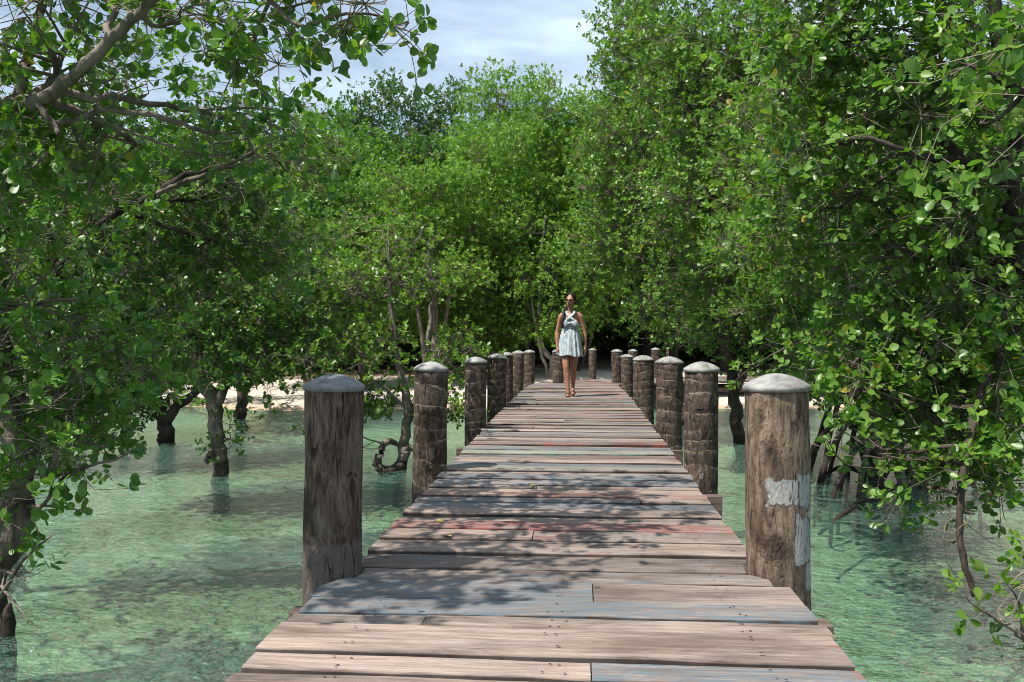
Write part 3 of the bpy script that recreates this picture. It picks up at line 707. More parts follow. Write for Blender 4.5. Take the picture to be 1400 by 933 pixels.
# tree with the looped root in front of the second left post
tG, dG = trunk(548, 640, .075, (553, 600, 0, .07), (558, 555, 0, .065), (545, 500, .1, .045), (535, 430, .2, .035), (530, 350, .3, .022))
tG2 = S((558, 570, dG, .045), (578, 535, dG, .04), (585, 470, dG + .2, .032), (590, 400, dG + .3, .025), (585, 330, dG + .4, .012))
tG3 = S((556, 560, dG, .03), (525, 530, dG - .1, .022), (500, 515, dG - .1, .016), (470, 500, dG - .1, .01))
loop = S((556, 612, dG, .07), (547, 636, dG - .15, .075), (530, 646, dG - .3, .068), (516, 636, dG - .35, .06), (520, 620, dG - .35, .05), (527, 606, dG - .3, .045), (536, 603, dG - .15, .03), (550, 612, dG, .03))
rt2 = S((556, 610, dG, .04), (572, 618, dG, .04), (580, 624, dG + .1, .05))
lG = [lobe(500, 470, dG, 65, 45, .7, .8), lobe(480, 540, dG - .1, 50, 32, .5, .9), lobe(605, 545, dG, 32, 40, .35, .9), lobe(625, 480, dG, 32, 34, .4, .6), lobe(520, 545, dG + .2, 30, 26, .4, .5), lobe(550, 385, dG + .3, 80, 40, .9, .4), lobe(480, 400, dG + .3, 70, 60, .9, .7), lobe(450, 590, dG - .2, 22, 18, .2, .4), lobe(540, 330, dG + .6, 80, 50, .9, .45), lobe(640, 500, dG + .2, 25, 30, .3, .6)]
make_tree('mangrove_tree', 'small mangrove with a looped root in the water beside the second left post', 'tree', [tG, tG2, tG3], lG, .066, 'leaf_bright', 'bark', 17, rooted=[loop, rt2])

# --- right side
tH = S((1560, 1000, 6.2, .14), (1545, 800, 6.2, .12), (1500, 600, 6.3, .11), (1440, 450, 6.3, .10), (1398, 330, 6.3, .085), (1388, 240, 6.3, .075), (1378, 120, 6.3, .065), (1362, 20, 6.2, .055), (1350, -120, 6.1, .04))
tH2 = S((1390, 255, 6.3, .045), (1330, 232, 6.2, .034), (1290, 190, 6.2, .028), (1275, 170, 6.1, .02))
tH3 = S((1385, 225, 6.3, .04), (1310, 218, 6.1, .028), (1250, 212, 6.0, .022), (1190, 190, 6.0, .018), (1130, 195, 6.0, .012))
tH4 = S((1420, 420, 6.3, .045), (1350, 520, 6.1, .03), (1322, 620, 5.9, .024), (1312, 700, 5.8, .022), (1316, 760, 5.75, .021), (1332, 815, 5.7, .018))
bH = [S((1398, 300, 6.3, .02), (1340, 300, 6.1, .012), (1290, 280, 6.0, .009), (1230, 300, 6, .004)),
      S((1230, 640, 6.4, .012), (1180, 640, 6.2, .007), (1150, 630, 6.1, .005), (1130, 600, 6.0, .003)),
      S((1260, 590, 6.4, .012), (1215, 575, 6.3, .008), (1190, 560, 6.2, .004))]
lH = [lobe(1120, 120, 6.8, 90, 90, .7, .9), lobe(1180, 60, 6.6, 100, 80, .7, .9), lobe(1260, 120, 6.3, 110, 90, .6, .9), lobe(1300, 30, 6.2, 100, 70, .6, .8), lobe(1190, 230, 6.6, 130, 75, .7, .9), lobe(1320, 270, 6.1, 100, 80, .6, .8), lobe(1090, 300, 7.2, 90, 70, .7, .9),
      lobe(1210, 350, 6.9, 120, 80, .8, 1), lobe(1330, 390, 6.4, 110, 90, .7, .9), lobe(1200, 460, 6.9, 90, 60, .6, 1), lobe(1290, 500, 6.6, 110, 80, .7, 1), lobe(1360, 560, 6.2, 70, 90, .5, .9), lobe(1270, 580, 6.5, 80, 50, .5, .9), lobe(1320, 650, 6.1, 70, 35, .4, .8),
      lobe(1230, 625, 6.4, 50, 28, .3, .7), lobe(1165, 590, 6.5, 45, 30, .3, .8), lobe(1255, 665, 6.2, 50, 26, .25, .7), lobe(1215, 545, 6.7, 60, 40, .4, .9), lobe(1165, 530, 6.6, 40, 35, .3, .7), lobe(1180, 620, 6.2, 40, 22, .2, .45), lobe(1300, 740, 5.8, 26, 22, .1, .3), lobe(1330, 700, 5.8, 30, 30, .2, .5), lobe(1490, 300, 6.3, 90, 260, .9, .7), lobe(1480, 620, 6.2, 80, 120, .7, .7), lobe(1250, -70, 6.5, 200, 70, .9, .8), lobe(1120, -40, 6.8, 110, 60, .8, .8), lobe(1340, -60, 6.3, 110, 60, .8, .7)]
make_tree('mangrove_tree', 'large sunlit mangrove overhanging the water, thin bare branch hanging below its crown', 'tree', [tH, tH2, tH3, tH4], lH, .078, 'leaf_near', 'bark_dark', 21, hi=True, bare=bH)
# closer branch of big leaves at the upper right corner
tI = S((1640, 1100, 4.2, .09), (1640, 800, 4.2, .08), (1600, 500, 4.2, .065), (1540, 300, 4.1, .05), (1470, 180, 4.0, .03), (1400, 130, 4.0, .018), (1350, 100, 4.0, .010), (1310, 85, 4, .005))
make_tree('mangrove_tree', 'close mangrove branch with the largest leaves in the upper right corner', 'tree', [tI], [lobe(1345, 100, 4.0, 55, 45, .25, .75), lobe(1400, 170, 4.0, 60, 50, .3, .7), lobe(1390, 40, 4.1, 50, 40, .3, .7), lobe(1340, 170, 4.1, 45, 40, .2, .4), lobe(1480, 120, 4.1, 80, 100, .4, .7)], .082, 'leaf_near', 'bark_dark', 22, hi=True)
# low shoot at the lower right
tJ = S((1440, 1010, 5.1, .03), (1425, 905, 5.1, .026), (1400, 872, 5.1, .022), (1365, 848, 5.1, .012), (1340, 832, 5.1, .009), (1325, 822, 5.1, .005), (1316, 800, 5.1, .003))
tJ2 = S((1400, 872, 5.1, .018), (1395, 830, 5.05, .008), (1380, 800, 5.0, .004))
make_tree('mangrove_sapling', 'low young mangrove shoot leaning over the water in the lower right corner', 'sapling', [tJ, tJ2], [lobe(1345, 828, 5.1, 24, 16, .08, .7), lobe(1375, 845, 5.1, 25, 18, .1, .7), lobe(1390, 805, 5.0, 22, 20, .1, .7), lobe(1430, 830, 5.0, 30, 40, .2, .7), lobe(1410, 765, 5.0, 20, 18, .1, .5)], .075, 'leaf_bright', 'bark', 23, hi=True)
# stilt rooted tree in deep shade
tK, dK = trunk(1195, 655, .16, (1195, 560, 0, .15), (1180, 480, .1, .12), (1160, 380, .2, .08), (1120, 280, .4, .05), (1090, 180, .5, .03))
tK2 = S((1192, 570, dK, .12), (1240, 500, dK, .09), (1280, 420, dK + .2, .05))
tK3 = S((1185, 500, dK, .09), (1120, 430, dK - .2, .05), (1090, 380, dK - .2, .03), (1070, 300, dK, .02))
rk = []
rngK = np.random.default_rng(5)
for (x0, y0, x1, y1, dd) in ((1170, 540, 1125, 600, -.2), (1200, 570, 1175, 690, -1.2), (1188, 560, 1090, 630, -.1), (1215, 585, 1230, 690, -1.1), (1180, 600, 1140, 690, -1.3), (1205, 545, 1265, 620, .3), (1192, 530, 1160, 600, .2), (1185, 560, 1120, 640, -.4), (1185, 590, 1100, 600, .3), (1190, 600, 1150, 670, -.8), (1200, 590, 1250, 660, -.6), (1205, 560, 1290, 650, -.1), (1180, 540, 1110, 570, .8), (1195, 610, 1205, 690, -1.0), (1188, 575, 1135, 610, .6), (1210, 570, 1330, 670, -.5), (1190, 550, 1240, 620, .5)):
    e = P(x1, y1, dK + dd); g = e.copy(); g[2] = -.5
    a = P(x0, y0, dK); m_ = (a + e) / 2 + np.array((0, 0, .12 + .1 * rngK.random()))
    rk.append([tuple(a) + (.05,), tuple(m_) + (.036,), (e[0], e[1], .05, .028), tuple(g + (e - a) * .1) + (.022,)])
lK = [lobe(1080, 420, dK, 70, 50, .8, .8), lobe(1150, 420, dK + .8, 110, 80, 1.1, 1), lobe(1260, 440, dK + .8, 110, 80, 1.1, 1), lobe(1120, 300, dK + .8, 110, 90, 1.1, .9), lobe(1230, 300, dK + 1, 120, 90, 1.1, .9), lobe(1060, 200, dK + .6, 90, 80, 1.0, .9), lobe(1300, 560, dK + 1.2, 120, 60, 1, .9), lobe(1370, 400, dK + 1, 90, 120, 1, .9), lobe(1050, 500, dK, 40, 30, .4, .4), lobe(1070, 240, 9.2, 80, 80, 1.0, .8), lobe(1100, 335, 9.2, 75, 70, .9, .9), lobe(1065, 140, 9.2, 80, 70, 1, .8), lobe(1140, 470, 9.3, 70, 45, .6, .9), lobe(1050, 330, 10.5, 90, 60, 1.4, 1), lobe(1115, 400, 10.6, 80, 50, 1.4, 1), lobe(1060, 420, 11.4, 60, 40, 1.2, .9), lobe(1180, 500, 11, 80, 40, 1.2, 1), lobe(1130, 505, dK + 2, 80, 45, .9, 1), lobe(1220, 535, dK + 2, 90, 40, .9, 1), lobe(1320, 540, dK + 2.2, 90, 45, .9, 1)]
make_tree('mangrove_tree', 'mangrove on dark arching stilt roots in the shaded water right of the near post', 'tree', [tK, tK2, tK3], lK, .075, 'leaf_near', 'bark_dark', 24, rooted=rk)
tL, dL = trunk(1012, 606, .11, (1006, 560, 0, .105), (1000, 500, 0, .09), (1010, 420, 0, .07), (1000, 300, 0, .05), (980, 180, .1, .03), (960, 60, .2, .015))
tL2 = S((1004, 530, dL, .07), (1045, 470, dL - .3, .05), (1070, 420, dL - .4, .04), (1105, 370, dL - .5, .02))
lL = [lobe(1010, 60, dL - 1.5, 110, 80, 1.3, .9), lobe(960, 150, dL - 1, 100, 80, 1.3, .9), lobe(1030, 200, dL - 1.5, 100, 80, 1.3, .9), lobe(960, 280, dL - 1, 110, 70, 1.3, .9), lobe(1040, 330, dL - 1.5, 90, 60, 1.2, .9), lobe(960, 380, dL - .6, 90, 55, 1.1, .85), lobe(1000, 460, dL - .3, 60, 36, .7, .6), lobe(1080, 100, dL - 1, 90, 90, 1.2, .9), lobe(920, 60, dL - .5, 70, 80, 1.0, .75), lobe(1000, -60, dL - 1, 150, 60, 1.3, .6)]
make_tree('mangrove_tree', 'tall mangrove with a dark trunk in the water behind the right row of posts', 'tree', [tL, tL2], lL, .078, 'leaf_near', 'bark_dark', 25)
rL = []
tN, dN = trunk(935, 582, .11, (925, 520, .3, .10), (915, 440, .5, .08), (900, 330, .8, .06), (880, 200, .8, .04), (870, 90, .8, .02))
lN = [lobe(880, 110, dN + .5, 75, 80, 1.4, .8), lobe(845, 190, dN + .5, 75, 60, 1.4, .8), lobe(880, 260, dN, 100, 70, 1.5, .9), lobe(850, 330, dN + .3, 80, 50, 1.3, .85), lobe(905, 350, dN, 80, 50, 1.2, .85), lobe(900, 420, dN, 55, 36, .9, .8), lobe(925, 460, dN - .5, 40, 28, .6, .8), lobe(860, 40, dN + .5, 50, 60, 1, .6), lobe(880, 30, dN, 60, 50, 1, .7)]
make_tree('mangrove_tree', 'bright mangrove arching over the right end of the boardwalk beside the dark opening', 'tree', [tN], lN, .08, 'leaf_near', 'bark_dark', 26)

# --- shore and beach trees in the middle (bases on land)
def land_tree(px, d, label, topy, w, leaf, lm, bm, seed, dens=.9, rows=3, lowy=None, cat='tree', name='mangrove_tree', group=None, rz=1.8):
    rng = np.random.default_rng(seed)
    q = P(px, 500, d); z = float(ground_z(q[0], q[1]))
    base = np.array((q[0], q[1], z - .1))
    def at(x, y, dd): return tuple(P(x, y, d + dd))
    lowy = lowy if lowy else 470
    mid = (lowy + topy) / 2
    r0 = .065 + .03 * rng.random()
    st = [[tuple(base) + (r0 * 1.2,), tuple(base + np.array((rng.normal() * .1, rng.normal() * .1, .6))) + (r0,), at(px + rng.normal() * 8, lowy, 0) + (r0 * .8,), at(px + rng.normal() * 12, mid, 0) + (r0 * .55,), at(px + rng.normal() * 12, topy + 20, 0) + (.02,)],
          [tuple(base + np.array((.1, 0, .3))) + (r0 * .7,), at(px + w * .25, lowy + 10, .2) + (r0 * .6,), at(px + w * .4, mid, .3) + (r0 * .3,)],
          [tuple(base + np.array((-.1, 0, .2))) + (r0 * .6,), at(px - w * .25, lowy + 5, -.2) + (r0 * .5,), at(px - w * .45, mid + 10, -.3) + (r0 * .3,)]]
    lb = []
    hgt = lowy - topy
    for r_ in range(rows):
        cy = topy + hgt * (r_ + .5) / rows
        fr = (r_ + .5) / rows; wid = w * (.55 + .45 * math.sin(math.pi * min(1, .25 + fr * .7)))
        for sx in (-.55, .05, .6):
            lb.append(lobe(px + sx * wid + rng.normal() * w * .06, cy + rng.normal() * hgt * .05 + abs(sx) * hgt * .06, d + rng.normal() * rz * .4, w * .42 * rng.uniform(.8, 1.15), hgt / rows * .62 * rng.uniform(.85, 1.2), rz * rng.uniform(.7, 1), dens))
    return make_tree(name, label, cat, st, lb, leaf, M and lm, bm, seed, twig=False, group=group)
land_tree(590, 25, 'bright green shore mangrove with pale slender stems behind the second left post', 235, 95, .085, 'leaf_bright', 'bark', 41, lowy=395)
land_tree(500, 26, 'bright green shore mangrove left of the pale stemmed one', 250, 95, .085, 'leaf_bright', 'bark', 42, lowy=420)
land_tree(700, 27, 'yellow green mangrove above the end of the left post row', 170, 95, .088, 'leaf_bright', 'bark', 43, lowy=455, rows=4)
land_tree(790, 27.5, 'round topped mangrove directly behind the woman', 120, 90, .09, 'leaf_bright', 'bark_dark', 44, lowy=430, rows=4)
land_tree(425, 25, 'mid green mangrove on the left beach behind the thick trunked one', 215, 100, .09, 'leaf_left', 'bark', 45, lowy=470)
land_tree(640, 27, 'low leafy mangrove over the beach between the two middle stems', 285, 98, .085, 'leaf_bright', 'bark', 46, lowy=490, rows=2)
land_tree(755, 25.5, 'small leafy mangrove bush left of the woman at head height', 275, 72, .08, 'leaf_bright', 'bark_pale', 47, lowy=465, rows=3, rz=1.2)
land_tree(690, 31, 'taller mangrove whose loose top breaks the skyline left of centre gap', 95, 75, .10, 'leaf_bright', 'bark', 48, dens=.65, lowy=330, rows=3)
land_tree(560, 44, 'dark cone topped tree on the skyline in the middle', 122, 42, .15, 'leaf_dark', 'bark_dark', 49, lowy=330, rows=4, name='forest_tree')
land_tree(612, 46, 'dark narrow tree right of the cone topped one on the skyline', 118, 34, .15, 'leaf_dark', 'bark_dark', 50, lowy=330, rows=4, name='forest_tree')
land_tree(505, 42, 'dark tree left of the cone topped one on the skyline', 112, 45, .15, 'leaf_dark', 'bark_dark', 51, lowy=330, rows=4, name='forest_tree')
# forest behind: copies of three trees, everyone its own object
def forest_proto(seed, h, lm):
    rng = np.random.default_rng(seed)
    st = [[(0, 0, -.2, .22), (.1, 0, h * .3, .17), (-.1, .1, h * .65, .10), (0, 0, h * .95, .03)], [(0, 0, h * .15, .12), (h * .14, .2, h * .42, .07), (h * .22, .3, h * .6, .03)], [(0, 0, h * .2, .12), (-h * .14, -.2, h * .45, .07), (-h * .2, -.3, h * .62, .03)]]
    lb = []
    for k in range(13):
        a = k * 2.4; zz = h * (.16 + .78 * (k + .5) / 13); rr = h * .21 * math.sin(math.pi * min(1, .3 + .66 * (k + .5) / 13))
        lb.append((np.array((math.cos(a) * rr, math.sin(a) * rr, zz)), np.array((h * .17, h * .17, h * .11)) * rng.uniform(.85, 1.2), .75))
    return make_tree('forest_tree', 'x', 'tree', st, lb, .14, lm, 'bark_dark', seed, twig=False, group='forest trees behind the beach')
protos = [forest_proto(61, 8.5, 'leaf_left'), forest_proto(62, 9.0, 'leaf_dark'), forest_proto(63, 8.0, 'leaf_left')]
rngF = np.random.default_rng(77)
spots = []
for row, (dd, step) in enumerate(((33, 105), (38, 90), (46, 80), (56, 80))):
    for k, px in enumerate(np.arange(-160, 1640, step)):
        spots.append((px + rngF.uniform(-20, 20) + row * 30, dd + rngF.uniform(-2, 2), row))
used = set()
for n, (px, d, row) in enumerate(spots):
    q = P(px, 480, d); z = float(ground_z(q[0], q[1]))
    k = n % 3
    if k not in used: o = protos[k]; used.add(k)
    else:
        o = protos[k].copy(); COL.objects.link(o)
        for ch in protos[k].children:
            c = ch.copy(); COL.objects.link(c); c.parent = o
    o.location = (q[0], q[1], z); o.rotation_euler = (0, 0, rngF.uniform(0, 6.28))
    # height chosen so that the crowns stay under the photograph's tree line in the middle
    top = 155 if px < 830 else 60
    want = (450 - top - rngF.uniform(0, 45)) / F * d + 1.95 - z
    hh = (8.5, 9.0, 8.0)[k]; s_ = min(1.35, max(.55, want / (hh * 1.03)))
    o.scale = (s_ * rngF.uniform(.95, 1.2),) * 2 + (s_,)
    o['label'] = 'dark green forest tree in the wood behind the beach'

ug = None; rngU = np.random.default_rng(31)
ugl = [(np.array((math.cos(a) * .9, math.sin(a) * .6, .9 + .35 * math.sin(3 * a))), np.array((.75, .7, .7)), .8) for a in np.linspace(0, 5.4, 6)] + [(np.array((0, 0, 1.5)), np.array((.8, .7, .5)), .8)]
for n, px in enumerate(np.arange(-40, 1440, 62)):
    d = 34.5 + rngU.uniform(-1.5, 3.5); q = P(px + rngU.uniform(-15, 15), 490, d)
    if ug is None:
        ug = make_tree('undergrowth_bush', 'dark green bush low under the forest trees behind the beach', 'bush', [[(0, 0, -.1, .05), (.1, 0, .5, .04), (.05, .1, 1.0, .02)]], ugl, .12, 'leaf_dark', 'bark_dark', 64, twig=False, group='bushes under the forest trees'); o = ug
    else:
        o = ug.copy(); COL.objects.link(o)
        for ch in ug.children:
            c = ch.copy(); COL.objects.link(c); c.parent = o
    o.location = (q[0], q[1], float(ground_z(q[0], q[1]))); o.rotation_euler = (0, 0, rngU.uniform(0, 6.28)); k = rngU.uniform(.9, 1.35); o.scale = (k * 1.1, k * 1.1, k)

# ------------------------------------------------------------------ stump and small water things
b = MB(); sp = G(10, 868, 0.0)
pts = [tuple(sp + np.array((0, 0, -.5))) + (.06,), tuple(sp) + (.05,), tuple(sp + np.array((.0, 0, .12))) + (.04,), tuple(sp + np.array((.02, 0, .20))) + (.012,)]
pa = np.array(pts); path = catmull(pa[:, :3], 6); rad = np.interp(np.linspace(0, 3, len(path)), np.arange(4), pa[:, 3])
tube(b, path, rad, 10, np.random.default_rng(3), .10)
o = b.build('stump', M['bark_dark'], None, sp); o.location = sp
tag(o, 'broken dark pointed stump in the water at the lower left edge', 'stump')
for k, (pl, lab) in enumerate(((((1120, 720, .02), (1180, 688, .03), (1240, 665, .035), (1290, 672, .03)), 'dark fallen branch lying in the shallow water right of the near post'),
                             (((1105, 655, .015), (1150, 642, .03), (1190, 652, .03), (1215, 640, .02)), 'dark bent branch half under water behind the near right post'))):
    b = MB(); w3 = [G(x, y, .02) for x, y, r in pl]; w3[0][2] = -.05; w3[-1][2] = -.06; w3[1][2] = .05; w3[2][2] = .03
    path = catmull(w3, 6); rad = np.interp(np.linspace(0, 3, len(path)), np.arange(4), [r for x, y, r in pl])
    tube(b, path, rad, 7, np.random.default_rng(k), .08)
    for q in (5, 9, 13):
        e = path[q] + np.array((.15, -.3, .12)) * (1 if q != 9 else -1) * np.array((1, 1, np.sign(1 if q != 9 else -1)))
        tube(b, catmull([path[q], (path[q] + e) / 2 + np.array((.03, .02, .03)), e], 4), np.linspace(.014, .005, 9), 5)
    o = b.build('fallen_branch', M['bark_dark'], None, path[0]); o.location = path[0]
    tag(o, lab, 'branch')
# fallen leaves on the planks
ym = NT('yellow_leaf'); yl = ym.out(ym.pbsdf(ym.ramp(ym.noise(ym.obj(), 40, 3), [(.35, (.42, .30, .03)), (.65, (.55, .46, .08))]), .5))
for (px, py, a, lab) in ((600, 716, .4, 'yellow leaf lying on the red painted plank near the left edge'), (613, 736, 2.0, 'pale fallen leaf on the plank below the red painted one'), (728, 666, 1.2, 'yellow leaf lying on the blue plank left of the middle')):
    g = G(px, py, DZ); b = MB()
    leaves(b, np.array([[-.035, 0, 0]]), np.array([[1., 0, 0]]), np.array([[0, 0, 1.]]), np.array([.07]), np.array([0.]), True)
    b.att = {}
    o = b.build('fallen_leaf', yl); o.location = (g[0], g[1], DZ + .014); o.rotation_euler = (.12, .05, a)
    tag(o, lab, 'leaf', 'fallen leaves on the boardwalk')

# ------------------------------------------------------------------ the walking woman
def solid(mb, pts, rads, sides=14, flat=None):
    """closed tapered limb with rounded ends; flat = (axis vector, factor) squashes the section"""
    p = np.array(pts, float); r = np.array(rads, float)
    path = catmull(p, 6); rad = np.interp(np.linspace(0, len(p) - 1, len(path)), np.arange(len(p)), r)
    t0 = norm(path[0] - path[1]); t1 = norm(path[-1] - path[-2])
    q = np.array((.25, .5, .75, .93)) ; k = np.sqrt(1 - q * q)
    path = np.vstack((path[0] + t0 * rad[0] * q[::-1, None], path, path[-1] + t1 * rad[-1] * q[:, None]))
    rad = np.concatenate((rad[0] * k[::-1], rad, rad[-1] * k))
    n = len(path); tan = norm(np.gradient(path, axis=0))
    up = np.array((0., 1., .05)) if abs(tan[n // 2][1]) < .8 else np.array((0., 0, 1.))
    u = norm(np.cross(tan, up)); w_ = np.cross(tan, u)
    a = np.linspace(0, 2 * np.pi, sides, endpoint=False)
    off = rad[:, None, None] * (np.cos(a)[None, :, None] * u[:, None] + np.sin(a)[None, :, None] * w_[:, None])
    if flat is not None:
        ax = norm(np.array(flat[0], float)); off = off - (1 - flat[1]) * (off @ ax)[..., None] * ax
    v = (path[:, None] + off).reshape(-1, 3)
    i = np.arange(n - 1)[:, None] * sides; j = np.arange(sides)[None]; kk = (j + 1) % sides
    f = np.stack((i + j, i + kk, i + sides + kk, i + sides + j), -1).reshape(-1, 4)
    v = np.vstack((v, path[0] + t0 * rad[0] * .1, path[-1] + t1 * rad[-1] * .1)); A = n * sides; jj = np.arange(sides)
    mb.add(v, [f, np.stack(((jj + 1) % sides, jj, np.full(sides, A)), -1), np.stack(((n - 1) * sides + jj, (n - 1) * sides + (jj + 1) % sides, np.full(sides, A + 1)), -1)])
def ball(mb, c, r, rot=None, seg=20):
    th = np.linspace(0, np.pi, seg // 2 + 1)[1:-1]; a = np.linspace(0, 2 * np.pi, seg, endpoint=False)
    v = [np.stack((np.sin(t) * np.cos(a), np.sin(t) * np.sin(a), np.full(seg, np.cos(t))), -1) for t in th]
    n = len(v); v = np.vstack(v + [np.array(((0, 0, 1.), (0, 0, -1.)))]) * np.array(r)
    if rot is not None: v = v @ rot.T
    v = v + np.array(c)
    i = np.arange(n - 1)[:, None] * seg; j = np.arange(seg)[None]; k = (j + 1) % seg
    f = np.stack((i + j, i + seg + j, i + seg + k, i + k), -1).reshape(-1, 4); jj = np.arange(seg)
    mb.add(v, [f, np.stack((jj, (jj + 1) % seg, np.full(seg, n * seg)), -1), np.stack(((n - 1) * seg + (jj + 1) % seg, (n - 1) * seg + jj, np.full(seg, n * seg + 1)), -1)])
def fuse(mb, name, mat, parent, voxel, smooth=4):
    """fuses the overlapping solids of mb into one continuous skin"""
    me = mb.mesh(name + '_raw'); o = bpy.data.objects.new(name + '_raw', me); COL.objects.link(o)
    m_ = o.modifiers.new('r', 'REMESH'); m_.mode = 'VOXEL'; m_.voxel_size = voxel; m_.use_smooth_shade = True
    s_ = o.modifiers.new('s', 'SMOOTH'); s_.factor = .5; s_.iterations = smooth
    ev = o.evaluated_get(bpy.context.evaluated_depsgraph_get())
    out = bpy.data.meshes.new_from_object(ev); out.name = name
    bpy.data.objects.remove(o); bpy.data.meshes.remove(me)
    for p_ in out.polygons: p_.use_smooth = True
    out.materials.clear()
    return link(name, out, mat, parent)
def skin_mat():
    m = NT('tanned_skin'); o = m.obj(); n = m.noise(o, 9, 3)
    c = m.ramp(n, [(.35, (.27, .125, .07)), (.65, (.36, .175, .105))])
    return m.out(m.pbsdf(c, .45, None, .4, **{'Subsurface Weight': .08, 'Subsurface Radius': (.02, .008, .005)}))
def dress_mat():
    m = NT('floral_cotton'); o = m.obj()
    v = m.n('ShaderNodeTexVoronoi', {'Vector': m.mapv(o, (1, 1, .55)), 'Scale': 34.0})
    base = m.ramp(m.noise(m.mapv(o, (30, 30, 9)), 1, 4, .6), [(.38, (.22, .31, .36)), (.55, (.42, .48, .50)), (.7, (.60, .62, .60))])
    sep = m.n('ShaderNodeSeparateColor', {0: v.outputs['Color']}).outputs
    fl = m.mix(sep[0], (.50, .16, .15), (.16, .30, .36))
    k = m.math('MULTIPLY', m.math('LESS_THAN', v.outputs['Distance'], .36), m.math('LESS_THAN', sep[1], .6))
    c = m.mix(m.math('MULTIPLY', k, .7), base, fl)
    wv = m.noise(o, 300, 2)
    return m.out(m.pbsdf(c, .85, m.bump(wv, .2, .002), .2))
M['skin'] = skin_mat(); M['dress'] = dress_mat()
hm = NT('dark_brown_hair'); M['hair'] = hm.out(hm.pbsdf(hm.ramp(hm.noise(hm.mapv(hm.obj(), (90, 90, 12)), 1, 4), [(.35, (.006, .004, .003)), (.7, (.022, .013, .009))]), .4, hm.bump(hm.noise(hm.mapv(hm.obj(), (160, 160, 14)), 1, 3), .5, .004), .2))
gm = NT('dark_lens'); M['lens'] = gm.out(gm.pbsdf((.035, .015, .01), .12, None, .6))
sm_ = NT('brown_leather'); M['leather'] = sm_.out(sm_.pbsdf(sm_.ramp(sm_.noise(sm_.obj(), 60, 3), [(.3, (.05, .022, .012)), (.7, (.11, .05, .028))]), .6, None, .3))
lm_ = NT('lips'); M['lips'] = lm_.out(lm_.pbsdf((.28, .07, .055), .4))

wp = G(779, 541.5, DZ)
woman = empty('person', (wp[0], wp[1] + .02, cl_pt(wp[1])[0][2] + .008), R(-2))
tag(woman, 'woman in a short pale floral sundress and sunglasses walking along the boardwalk, arms hanging', 'person')
HS = np.array((.012, .0, 1.615))              # centre of the skull
ha = R(-20); HR = np.array(((math.cos(ha), -math.sin(ha), 0), (math.sin(ha), math.cos(ha), 0), (0, 0, 1)))   # face turned a little to picture left
tl = R(4); HR = np.array(((math.cos(tl), 0, math.sin(tl)), (0, 1, 0), (-math.sin(tl), 0, math.cos(tl)))) @ HR
def H(x, y, z): return HS + HR @ np.array((x, y, z))
b = MB()
# trunk
solid(b, [(0, .015, .86), (0, .01, .98), (.008, .0, 1.09), (.012, -.005, 1.20), (.015, .005, 1.31), (.015, .02, 1.385)], [.145, .142, .108, .125, .135, .085], 22, ((0, 1, 0), .72))
for sx in (-.068, .092): ball(b, (sx, -.072, 1.235), (.058, .050, .055))
solid(b, [(-.135, .02, 1.360), (-.06, .025, 1.395), (.09, .025, 1.395), (.163, .02, 1.362)], [.048, .045, .045, .048], 14)
solid(b, [(.012, .025, 1.37), (.012, .015, 1.45), (.010, .012, 1.53)], [.058, .047, .050], 16)
for sx in (-.078, .082): ball(b, (sx, .045, .90), (.098, .105, .115))
# head
ball(b, H(0, .012, .028), (.074, .092, .090), HR, 28)
solid(b, [H(0, -.028, .01), H(0, -.045, -.050), H(0, -.058, -.088)], [.062, .050, .024], 18)
solid(b, [H(0, .0, -.03), H(0, -.02, -.065)], [.060, .046], 16)
solid(b, [H(0, -.088, .012), H(0, -.103, -.018), H(0, -.112, -.034)], [.008, .011, .0125], 10)
for sx in (-1, 1):
    ball(b, H(sx * .010, -.100, -.038), (.008, .009, .007), HR, 10)
    ball(b, H(sx * .038, -.070, -.026), (.022, .020, .020), HR, 12)
    ball(b, H(sx * .030, -.082, .030), (.022, .010, .007), HR, 12)
    ball(b, H(sx * .076, .005, -.006), (.010, .018, .030), HR, 12)
solid(b, [H(-.018, -.092, -.064), H(0, -.098, -.062), H(.018, -.092, -.064)], [.006, .008, .006], 8)
solid(b, [H(-.014, -.090, -.073), H(0, -.095, -.074), H(.014, -.090, -.073)], [.006, .008, .006], 8)
# arms with hands
def arm(sh, el, wr, tip, inward):
    sh, el, wr, tip = map(np.array, (sh, el, wr, tip))
    solid(b, [sh, sh * .55 + el * .45 + np.array((0, .004, 0)), el], [.046, .038, .033], 14)
    solid(b, [el, el * .62 + wr * .38, wr], [.034, .035, .023], 14)
    d = norm(tip - wr); pal = wr + d * .050
    solid(b, [wr - d * .01, wr + d * .03, wr + d * .085], [.024, .032, .034], 14, ((1, 0, 0), .55))
    for k, (oy, ln) in enumerate(((-.030, .066), (-.010, .077), (.011, .072), (.030, .056))):
        r_ = wr + d * .088 + np.array((0, oy, 0))
        c1 = r_ + d * ln * .5 + np.array((inward * .003, oy * .1 - .004, 0)); c2 = r_ + d * ln + np.array((inward * .016, oy * .12 - .006, .004))
        solid(b, [r_ - d * .02, r_, c1, c2], [.0095, .0095, .0088, .0072], 8)
    t0 = wr + d * .028 + np.array((inward * .004, -.026, 0))
    solid(b, [t0, t0 + d * .030 + np.array((inward * .010, -.022, 0)), t0 + d * .062 + np.array((inward * .018, -.026, 0))], [.013, .0105, .008], 8)
arm((-.156, .02, 1.343), (-.215, .03, 1.085), (-.213, -.035, .850), (-.205, -.06, .70), 1)
arm((.180, .02, 1.345), (.248, .045, 1.090), (.262, .02, .855), (.262, .01, .70), -1)
